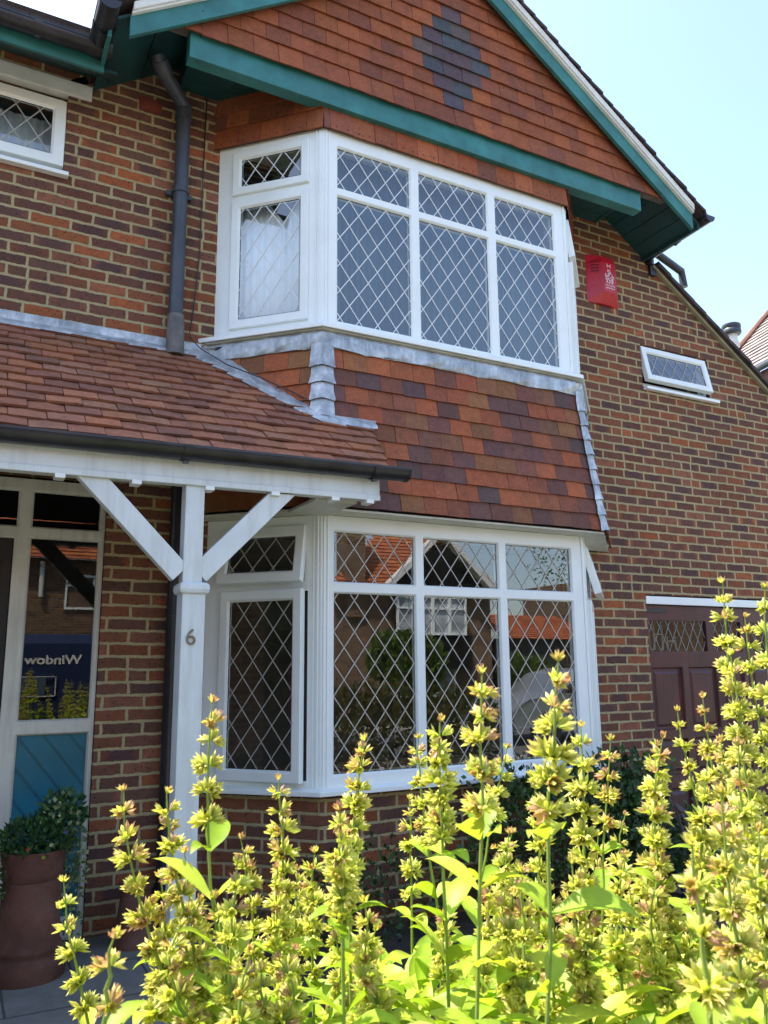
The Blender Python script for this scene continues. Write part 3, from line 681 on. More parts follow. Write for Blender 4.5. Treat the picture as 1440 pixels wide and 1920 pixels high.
# ------------------------------------------------------------------ porch
K=.845; th=math.atan(K); FP=Fr((0,-1.09,2.639),(1,0,0),(0,-math.sin(th),math.cos(th)),(0,math.cos(th),math.sin(th)))
def pz(y): return 3.56+K*y
mb=MB(); rows=[]
for r in range(14):
    v=r*.1025; y=-1.09+v*math.cos(th); xr=(2.035+(y+1.06)*.25) if y<-.60 else 1.30-y
    rows.append((v-.012,.1025,.026,.010,-3.3,xr,.05+(.0825 if r%2 else 0)))
tiles(mb,FP,rows,cols=CR,th=.013,jv=.005,jd=.0045,gap=.004)
porch=mb.build('porch_roof',M['rooftile'],H,merge=False)
mb=MB(); mb.face([FP(-3.3,0,0),FP(2.0,0,0),FP(2.1,.6,0),FP(1.2,1.42,0),FP(-3.3,1.42,0)]); mb.face([FP(-3.3,.0,-.02),FP(2.0,0,-.02),FP(2.1,.6,-.02),FP(1.2,1.42,-.02),FP(-3.3,1.42,-.02)])
mb.build('roof_underlay',M['oldwood'],porch,merge=False)
def tz(x): return .0115*(x-.12)      # the porch front runs very slightly out of level
mb=MB(); P=[]
for z in (2.450,2.565):
    for x,y in ((-3.2,-1.10),(1.957,-1.10),(1.957,-1.03),(-3.2,-1.03)): P.append((x,y,z+tz(x)))
mb.hexa(P)
mb.hexa([(x,y,z+tz(x)) for z in (2.446,2.478) for x,y in ((-3.2,-1.108),(1.957,-1.108),(1.957,-1.10),(-3.2,-1.10))])
mb.build('porch_beam',M['whitewood'],H,bevel=.004)
for x in (-.62,-.30,.03,.36,.69,1.033,1.366,1.694,1.895): mb=MB(); mb.box(x-.022,x+.022,-1.112,-1.04,2.428+tz(x),2.449+tz(x)); mb.build('rafter_end',M['upvc'],H,bevel=.002)

mb=MB(); mb.box(1.62,1.86,-1.02,-.62,2.46,2.475); mb.build('soffit_board',M['cream'],H)
mb=MB(); mb.box(-2.6,-2.38,-1.05,-.002,.2,2.45); mb.build('porch_side_wall',M['brick'],H,uv=True)
gutter('porch_gutter',(-3.3,-1.150,2.567),(2.085,-1.150,2.634),.057,brk=(.55,.78,.965))
mb=MB(); mb.box(.922,1.012,-1.094,-1.01,1.985,2.47); mb.box(.920,1.028,-1.108,-1.0,.2,1.955)
mb.loft([[(.920-e,-1.108-e,z),(1.028+e,-1.108-e,z),(1.028+e,-1.0+e,z),(.920-e,-1.0+e,z)] for e,z in ((-.003,1.935),(.012,1.945),(.016,1.962),(.014,1.982),(.004,1.992),(-.018,1.998))],caps=True)
post=mb.build('porch_post',M['whitewood'],H,bevel=.003)
for a,b in (((.40,2.475),(.912,1.98+.055)),((1.505,2.475),(1.0,1.98+.055))):
    mb=MB(); mb.bar((a[0]+(.06 if a[0]<1 else -.06),-1.062,a[1]+.02),(b[0],-1.062,b[1]),.055,.098,up=V((0,0,1))); 
    mb.build('porch_brace',M['whitewood'],H,bevel=.003,clip=[((0,0,2.449+tz(1)),(0,0,1))])
# numeral 6
cu=bpy.data.curves.new('six','FONT'); cu.body='6'; cu.size=.105; cu.extrude=.002; cu.offset=-.0005; cu.bevel_depth=.0006
tmp=bpy.data.objects.new('six',cu); COL.objects.link(tmp); dg=bpy.context.evaluated_depsgraph_get(); me=bpy.data.meshes.new_from_object(tmp.evaluated_get(dg)); bpy.data.objects.remove(tmp)
me.transform(Matrix.Translation((.938,-1.112,1.706))@Matrix.Rotation(R(90),4,'X')); o=link('house_number',me,M['brass'],H)
# flashings
mb=MB()
xs_=[-3.3+.1*i for i in range(50)]; xs_=[x for x in xs_ if x<=1.23]+[1.25]
wob=[random.uniform(-.006,.006) for _ in xs_]
mb.loft([[(x,-.003,3.632) for x in xs_],[(x,-.014,3.628) for x in xs_],[(x,-.018,3.578+w*.3) for x,w in zip(xs_,wob)],[(x,-.085+w,pz(-.085)+.042+w*.5) for x,w in zip(xs_,wob)],[(x,-.088+w,pz(-.088)+.03) for x,w in zip(xs_,wob)]],closed=False)
mb.build('lead_flashing',M['lead'],H,smooth=True,angle=45)
mb=MB()
Bp=[(1.22,-.0),(1.40,-.17),(1.60,-.37),(1.77,-.55),(1.86,-.61),(2.0,-.625),(2.17,-.645)]
A_=[];B_=[];Cc=[];Dd=[];Ee=[]
for i,(x,y) in enumerate(Bp):
    ox,oy=(-.07,-.055) if i<4 else ((-.05,-.075) if i==4 else ((-.01,-.075) if i<6 else (.0,-.035)))
    A_.append((x+.03,y+.03 if i<5 else y+.05,pz(y)+.10)); B_.append((x+.012,y+.012,pz(y)+.055))
    w=random.uniform(-.008,.008)
    Cc.append((x,y,pz(y)+.045)); Dd.append((x+ox+w,y+oy+w,pz(y+oy)+.036+random.uniform(0,.006))); Ee.append((x+ox+w-.002,y+oy+w-.004,pz(y+oy)+.022))
mb.loft([A_,B_,Cc,Dd,Ee],closed=False); mb.build('lead_valley',M['lead'],H,smooth=True,angle=55)
# door screen
FD=Fr((0,.02,0),(1,0,0),(0,-1,0)); mb=MB();G=MB();Kk=MB()
gl=[(.345,.70,1.333,2.322),(.345,.70,2.393,2.588),(-.60,.262,2.393,2.588)]
slab(mb,FD,-.74,.732,.2,2.66,[(a-.012,b+.012,c-.012,d+.012) for a,b,c,d in gl]+[(.333,.712,.30,1.262),(-.62,.255,.205,2.318)],-.06,0)
for g in gl: glazed(mb,G,None,Kk,FD,g)
ring(mb,FD,.333,.712,.30,1.262,BEAD,closed=False)
sc=mb.build('door_screen',M['cream'],H,bevel=.003); G.build('glazing',M['oldglass'],sc,merge=False)
mb=MB(); mb.face([FD(.34,.3,-.024),FD(.705,.3,-.024),FD(.705,1.26,-.024),FD(.34,1.26,-.024)])
mbg=MB()
for k in range(-8,12):
    o_=k*.165
    # grooves running down to the right
    pts=[(u,1.262-(u-.34)*1.25+o_) for u in (.342,.703)]
    (ua,va),(ub,vb)=pts
    if max(va,vb)<.3 or min(va,vb)>1.262: continue
    def cl(u,v,u2,v2):
        if v>1.262: t=(1.262-v2)/(v-v2); u,v=u2+(u-u2)*t,1.262
        if v<.3: t=(.3-v2)/(v-v2); u,v=u2+(u-u2)*t,.3
        return u,v
    a_=cl(ua,va,ub,vb); b_=cl(ub,vb,ua,va)
    for s_ in (0,.013): mbg.bar(FD(a_[0],a_[1]-s_,-.0235),FD(b_[0],b_[1]-s_,-.0235),.0015,.0035,up=V((0,-1,0)))
p_=mb.build('boarded_panel',M['teal'],sc,merge=False); mbg.build('panel_groove',M['rubber'],sc)
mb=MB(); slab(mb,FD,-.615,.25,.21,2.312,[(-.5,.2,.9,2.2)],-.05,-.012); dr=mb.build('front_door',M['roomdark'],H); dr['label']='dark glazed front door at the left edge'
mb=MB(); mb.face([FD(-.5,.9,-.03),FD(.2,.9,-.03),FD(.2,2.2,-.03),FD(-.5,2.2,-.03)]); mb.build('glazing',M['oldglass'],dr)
# garage doors
mb=MB(); mb.box(4.988,7.44,-.0,.06,2.084,2.148); mb.build('garage_lintel',M['upvc'],H,bevel=.003)
FGa=Fr((0,.045,0),(1,0,0),(0,-1,0))
for x0,x1,hinge_x in ((4.992,6.2,4.992),(6.205,7.43,None)):
    mb=MB();G=MB();L=MB();Kk=MB(); w=x1-x0
    gl=[(x0+.05,x0+.05+(w-.19)*.66,1.70,1.955),(x0+.05+(w-.19)*.66+.09,x1-.05,1.70,1.955)]
    pc=[(x0+.05,x0+.40),(x0+.47,x0+.81),(x0+.88,x1-.05)]
    pan=[(a,b,c,d) for a,b in pc for c,d in ((.2,.62),(.72,1.0),(1.07,1.57))]
    slab(mb,FGa,x0,x1,.13,2.078,gl+pan,-.045,0)
    for p in pan:
        ring(mb,FGa,*p,[(0,0),(.006,-.008),(.01,-.02),(.028,-.02),(.05,-.010)],closed=False)
        a,b,c,d=p; mb.face([FGa(a+.05,c+.05,-.010),FGa(b-.05,c+.05,-.010),FGa(b-.05,d-.05,-.010),FGa(a+.05,d-.05,-.010)])
    g_=mb.build('garage_door',M['maroon'],H,bevel=.002); g_['label']='maroon panelled garage door leaf, '+('left' if hinge_x else 'right')
    for g in gl:
        G.face([FGa(g[0],g[2],-.02),FGa(g[1],g[2],-.02),FGa(g[1],g[3],-.02),FGa(g[0],g[3],-.02)]); lattice(L,FGa,*g,.098,.20,.006,-.0195,.002,.04,.0)
    G.build('glazing',M['oldglass'],g_); L.build('lead_lattice',M['camedark'],g_,merge=False)
    mb=MB(); 
    if hinge_x: mb.box(x0-.004,x0+.26,.036,.044,2.018,2.05)
    else: mb.box(x1-.26,x1,.036,.044,2.018,2.05)
    mb.build('strap_hinge',M['black'],g_,bevel=.002)
mb=MB()
for i,(x,z,h) in enumerate(((5.12,1.72,.2),(5.3,1.72,.17),(5.46,1.72,.22),(5.62,1.72,.12))):
    mb.box(x,x+.012,.4,.412,z,z+h); mb.box(x+.1,x+.112,.4,.412,z,z+h); mb.box(x,x+.11,.4,.412,z+h*.6,z+h*.6+.01)
mb.box(5.0,7.4,.35,.7,1.68,1.70)
tag(mb.build('window_shelf',M['cream']),'pale shelf of stored frames just behind the garage door glass','shelf')
# alarm box
A=thing('alarm_box','red alarm box with white print on the brick wall beside the upstairs bay','alarm box',(4.7,0,4.85))
mb=MB(); a=[(4.545,-.0),(4.655,-.092),(4.80,-.092),(4.90,-.0)]
loops=[]
for z,k,zs in ((4.635,.30,0),(4.72,1.0,0),(4.99,1.0,.0),(5.06,.72,0)):
    loops.append([(4.72+(x-4.72)*(1 if y==0 else (.6+.4*k)),y*k,z+(.015 if y==0 and z>5 else 0)) for x,y in a])
mb.loft(loops,caps=True); mb.build('casing',M['redpl'],A,bevel=.005)
mb=MB(); fa=Fr((4.545,0,0),(.11,-.092,0),(-.092,-.11,0))
for i in range(4): z=4.99-.028*i; mb.hexa([fa(u,z+e+(u-.05)*-.05,d) for d in (-.001,.0015) for u,e in ((.045,0),(.115,0),(.115,.009),(.045,.009))])
mb.build('vent_slot',M['slot'],A)
mb=MB()
def glyph(strokes,x,z,s_,w=.006):
    for (x0,z0,x1,z1) in strokes: mb.bar((x+x0*s_,-.0930,z+z0*s_),(x+x1*s_,-.0930,z+z1*s_),.0012,w,up=V((0,-1,0)) if False else V((0,1,0)).cross(V((x1-x0,0,z1-z0)).normalized()))
glyph([(0,0,0,1),(1,0,1,1),(0,.5,1,.5)],4.708,4.945,.036,.006)
glyph([(1,1,0,1),(0,1,0,.5),(0,.5,1,.5),(1,.5,1,0),(1,0,0,0)],4.71,4.892,.032,.006)
random.seed(3)
for i in range(26):
    t=i/26; x=4.728+.045*math.sin(i*2.4)*(1-.3*t); z=4.885-.085*t; l=.018
    an=random.uniform(0,3.1); mb.bar((x-l*math.cos(an)*.6,-.0932,z-l*math.sin(an)*.6),(x+l*math.cos(an)*.6,-.0932,z+l*math.sin(an)*.6),.0014,.007,up=V((math.sin(an),0,-math.cos(an))))
for rr,zz in enumerate((4.773,4.748)):
    for i in range(6):
        x=4.682+i*.018; mb.bar((x,-.0930,zz),(x,-.0930,zz+.016),.0012,.004,up=V((1,0,0)))
        if i%2==rr: mb.bar((x,-.0930,zz+.014),(x+.012,-.0930,zz+.014),.0012,.004,up=V((0,0,1)))
        else: mb.bar((x,-.0930,zz+.002),(x+.012,-.0930,zz+.008),.0012,.004,up=V((0,0,1)))
mb.build('printed_mark',M['whiteprint'],A)
# cable
mb=MB(); mb.tube([(1.228,-.012,5.40),(1.222,-.012,4.9),(1.217,-.012,4.22),(1.19,-.015,3.85),(1.165,-.03,3.66),(1.22,-.11,3.56),(1.36,-.22,3.44),(1.52,-.36,3.34),(1.70,-.50,3.22),(1.83,-.60,3.12)],.0038,6)
tag(mb.build('cable',M['black'],smooth=True),'thin black cable running down the brick beside the bay and over the porch roof','cable')
mb=MB(); mb.tube([(1.02,-.668,5.46),(1.03,-.60,5.38),(1.035,-.578,5.30),(1.03,-.575,5.19),(1.02,-.57,5.17)],.0035,6)
tag(mb.build('cable',M['black'],smooth=True),'short loose black cable hanging over the left end of the green beam','cable')
# curtains
def curtain(name,fr,u0,u1,v0,v1,d,mat,label,amp=.012,per=.055,top=None,sl=0,n=None):
    n=n or int((u1-u0)/.008); A_=[];B_=[]
    ph=0
    for i in range(n+1):
        u=u0+(u1-u0)*i/n; ph+=random.uniform(.6,1.4)*2*math.pi*((u1-u0)/n)/per
        a=amp*math.sin(ph); t=v1 if top is None else top(u)
        A_.append(fr(u,v0,d+a)); B_.append(fr(u+sl,t,d+a*.8))
    mb=MB(); mb.loft([A_,B_],closed=False); o=mb.build(name,mat,smooth=True,angle=180); tag(o,label,'curtain'); 
    s_=o.modifiers.new('thick','SOLIDIFY'); s_.thickness=.0015
    return o
curtain('curtain',FF,XL+.10,XR-.05,3.66,5.02,-.19,M['curtainblue'],'curtain drawn across the front of the upstairs bay, coloured blue grey for reflected sky',.010,.05)
curtain('net_curtain',FL,.06,CH-.10,3.66,4.60,-.09,M['curtain'],'net curtain coloured white for sky reflected in the left cheek of the upstairs bay',.0035,.05,top=lambda u: 4.62-(.14*max(0,1-abs(u-.44)/.10)))
curtain('curtain',Fr((0,.12,0),(1,0,0),(0,-1,0)),-.7,.42,4.5,4.975,0,M['blind'],'pale blind behind the small upper left window',.006,.05)
# ------------------------------------------------------------------ ground
link=_link
def ground(name,mb,mat,**k):
    o=mb.build(name,mat,**k); o['kind']='structure'; return o
mb=MB(); mb.face([(-200,-220,.10),(200,-220,.10),(200,200,.10),(-200,200,.10)]); ground('ground',mb,M['grass'])
mb=MB(); mb.box(-4,1.35,-2.6,.02,.05,.2); ground('path',mb,M['paving'],bevel=.01)
mb=MB(); mb.box(4.2,8.9,-5.9,.02,.05,.135); ground('driveway',mb,M['concrete'],bevel=.01)
mb=MB(); mb.box(-4,-.9,-6.0,-2.605,.05,.195); ground('bounce_yard',mb,M['concrete'],bevel=.01)  # pale slab out of view, added to bounce sunlight onto the house front
mb=MB(); mb.box(-.9,4.2,-5.6,-2.6,.05,.17); mb.box(1.35,4.2,-2.35,-.3,.05,.17); ground('flower_bed_soil',mb,M['soil'])
mb=MB(); mb.face([(-60,-12.6,.104),(60,-12.6,.104),(60,-6.9,.104),(-60,-6.9,.104)]); ground('road',mb,M['asphalt'])
mb=MB(); mb.box(-60,60,-6.9,-6.0,.05,.20); mb.box(-60,60,-14.2,-12.6,.05,.20); ground('pavement',mb,M['concrete'])
# ------------------------------------------------------------------ leaves
def leafcloud(mb,c,rad,n,size,cols,shape=1.0,up=.3,shell=.5,elong=1.6,cut=None):
    for _ in range(n):
        while True:
            p=V((random.uniform(-1,1),random.uniform(-1,1),random.uniform(-1,1)))
            l=p.length
            if l<=1 and l>=shell*random.random(): break
        q=V((p.x*rad[0],p.y*rad[1],p.z*rad[2]))+V(c)
        if cut and cut(q): continue
        d=(p.normalized()*.8+V((random.uniform(-1,1),random.uniform(-1,1),random.uniform(-.6,1)))+V((0,0,up))).normalized()
        s_=size*random.uniform(.6,1.25); w=d.cross(V((random.uniform(-1,1),random.uniform(-1,1),random.uniform(-1,1)))).normalized()
        nn=d.cross(w)
        col=jit(random.choice(cols),.2)
        a=q;b=q+d*s_*elong; m1=q+d*s_*elong*.5+w*s_*.5+nn*s_*.12; m2=q+d*s_*elong*.5-w*s_*.5+nn*s_*.12; mm=q+d*s_*elong*.5
        mb.face([a,m1,b,mm],col); mb.face([a,mm,b,m2],col)
DG=[(.04,.10,.03),(.06,.14,.035),(.03,.075,.025),(.09,.18,.045),(.045,.11,.045)]
# terracotta pot and planting by the door
pot=MB(); pot.lathe([(0,0),(.168,0),(.172,.035),(.166,.075),(.150,.095),(.147,.115),(.153,.125),(.148,.14),(.136,.155),(.131,.40),(.130,.428),(.136,.433),(.137,.47),(.147,.545),(.149,.56),(.134,.56),(.128,.5),(0,.5)],(.425,-.43,.2),36)
tag(pot.build('terracotta_pot',M['terra'],smooth=True,angle=50),'tall dark terracotta chimney style pot standing on the paving by the door','plant pot')
t=thing('potted_plant','trailing green and variegated ivy with small violas growing in the tall terracotta pot','plant',(.425,-.43,.72))
_l=_link
def link(name,me,mat=None,parent=None):
    o=_link(name,me,mat,parent)
    if parent is not None and parent.parent is None and parent.location.length>0: o.matrix_parent_inverse=Matrix.Translation(-parent.location)
    return o
mb=MB(); leafcloud(mb,(.425,-.43,.80),(.17,.16,.10),900,.022,DG,shell=.3); leafcloud(mb,(.55,-.36,.90),(.11,.09,.10),320,.026,DG,shell=.2)
leafcloud(mb,(.30,-.46,.70),(.05,.07,.16),160,.02,DG)
mb.build('foliage',M['darkleaf'],t,merge=False)
mb=MB(); VG=[(.30,.36,.16),(.12,.2,.07),(.08,.16,.06),(.36,.40,.22),(.10,.16,.09)]
leafcloud(mb,(.60,-.40,.70),(.07,.07,.22),260,.024,VG,shell=.1,elong=1.1); leafcloud(mb,(.62,-.38,.42),(.05,.05,.24),130,.022,VG,shell=.1,elong=1.1); leafcloud(mb,(.55,-.44,.90),(.10,.08,.10),110,.024,VG,shell=.1,elong=1.1); leafcloud(mb,(.265,-.44,.52),(.03,.05,.22),80,.022,VG,elong=1.1)
mb.build('variegated_ivy',M['darkleaf'],t,merge=False)
mb=MB()
for x,z,c in ((.38,.79,(.4,.08,.03)),(.48,.80,(.5,.5,.26)),(.54,.85,(.13,.09,.36)),(.45,.75,(.36,.38,.05))):
    for k in range(5):
        a=k*1.257; p=V((x,-.60,z)); q=V((math.cos(a),-.25,math.sin(a)))*.010; s_=V((-math.sin(a),0,math.cos(a)))*.006
        mb.face([p,p+q*.6+s_,p+q,p+q*.6-s_],jit(c))
mb.build('viola_flowers',M['leaf'],t,merge=False)
mb=MB(); mb.lathe([(0,0),(.12,0),(.118,.03),(.10,.06),(.075,.26),(.085,.27),(.088,.30),(.07,.30),(0,.28)],(.955,-.22,.2),28)
tag(mb.build('terracotta_pot',M['terra'],smooth=True,angle=50),'small tapering terracotta pot at the foot of the brick strip, half hidden','plant pot')
# dark shrub below the bay
t=thing('ivy_shrub','dense dark green shrub growing under the right end of the bay window','shrub',(3.7,-.8,.17))
mb=MB(); SG=[(.03,.07,.02),(.05,.11,.025),(.022,.05,.018),(.07,.14,.04),(.04,.09,.03)]
leafcloud(mb,(3.35,-.85,.55),(.75,.26,.46),3600,.028,SG,shell=.6); leafcloud(mb,(4.02,-.62,.50),(.32,.28,.42),1700,.036,SG,shell=.6); leafcloud(mb,(3.9,-.72,.92),(.5,.12,.12),420,.032,SG); leafcloud(mb,(3.0,-.70,.9),(.35,.1,.1),200,.026,SG)
leafcloud(mb,(2.1,-.72,.40),(.7,.16,.30),1100,.022,SG,shell=.3)
mb.build('foliage',M['darkleaf'],t,merge=False)
mb=MB()
for i in range(16):
    x=random.uniform(2.8,4.5); mb.tube([(x,-.78,.15),(x+random.uniform(-.1,.1),-.8,.5),(x+random.uniform(-.2,.2),-.76,random.uniform(.75,1.0))],[.01,.007,.003],6)
mb.build('twigs',M['bark'],t)
t=thing('red_flowering_plant','small plant with deep red blooms beside the garage pier','plant',(4.5,-.75,.17))
mb=MB(); leafcloud(mb,(4.5,-.78,.45),(.14,.12,.3),220,.035,SG)
mb.build('foliage',M['darkleaf'],t,merge=False); mb=MB(); 
for c in ((4.32,-.95,.62),(4.30,-.97,.47),(4.42,-.9,.66)): leafcloud(mb,c,(.03,.02,.028),26,.02,[(.35,.005,.015),(.25,.004,.02)],elong=1)
mb.build('red_blooms',M['leaf'],t,merge=False)
# things by the garage
mb=MB(); n=20;m=16; rr=random.Random(4)
hs=[[0]*(m+1) for _ in range(n+1)]
cr=[(rr.uniform(0,n),rr.uniform(0,m),rr.uniform(2,5),rr.uniform(-.06,.12)) for _ in range(26)]
P=[[None]*(m+1) for _ in range(n+1)]
for i in range(n+1):
    for j in range(m+1):
        h=.34*max(0,1-((i-n/2)/(n/2))**2)*max(0,1-((j-m/2)/(m/2))**2)
        for a,b,r_,k in cr: h+=k*max(0,1-math.hypot(i-a,j-b)/r_)*1.1
        P[i][j]=(4.50+i*.045+rr.uniform(-.01,.01),-.85+j*.045+rr.uniform(-.01,.01),.15+max(0,h))
for i in range(n):
    for j in range(m): mb.face([P[i][j],P[i+1][j],P[i+1][j+1]]); mb.face([P[i][j],P[i+1][j+1],P[i][j+1]])
tag(mb.build('tarpaulin',M['tarp']),'crumpled grey green plastic sheet heaped in front of the maroon garage door','tarpaulin')
mb=MB(); mb.bar((4.38,-.62,.70),(5.05,-1.02,.17),.13,.03); tag(mb.build('timber_plank',M['oldwood'],bevel=.003),'weathered grey plank lying slanted across the plastic sheet','plank')
mb=MB(); mb.lathe([(0,0),(.10,0),(.13,.16),(.138,.165),(.138,.19),(.12,.19),(0,.16)],(4.22,-1.02,.135),28)
tag(mb.build('blue_pot',M['blue'],smooth=True,angle=50),'glossy blue glazed pot low down by the garage, seen between the stalks','plant pot')
t=thing('purple_flowering_plant','leafy plant with a round lilac flower head in the blue pot','plant',(4.22,-1.02,.3))
mb=MB(); leafcloud(mb,(4.22,-1.02,.38),(.15,.13,.10),200,.035,DG); mb.build('foliage',M['darkleaf'],t,merge=False)
mb=MB(); leafcloud(mb,(4.21,-1.06,.50),(.055,.04,.045),150,.014,[(.32,.17,.45),(.42,.27,.55),(.25,.12,.38)],elong=1); leafcloud(mb,(4.36,-1.06,.40),(.03,.03,.03),50,.014,[(.32,.17,.45)],elong=1); mb.build('lilac_bloom',M['leaf'],t,merge=False)
# golden ground cover
mb=MB(); YC=[(.48,.38,.02),(.55,.45,.025),(.42,.42,.03),(.4,.32,.015),(.30,.35,.03)]
leafcloud(mb,(2.15,-2.5,.33),(.62,.52,.32),7000,.013,YC,shell=.75,elong=2.4); leafcloud(mb,(1.65,-2.75,.25),(.4,.35,.25),1800,.013,YC,shell=.7,elong=2.4); leafcloud(mb,(2.8,-2.9,.35),(.45,.4,.3),2500,.013,YC,shell=.7,elong=2.4)
o=mb.build('golden_ground_cover',M['leaf'],merge=False); tag(o,'bright golden yellow ground cover plants glowing between the sage stems','ground cover'); o['kind']='stuff'
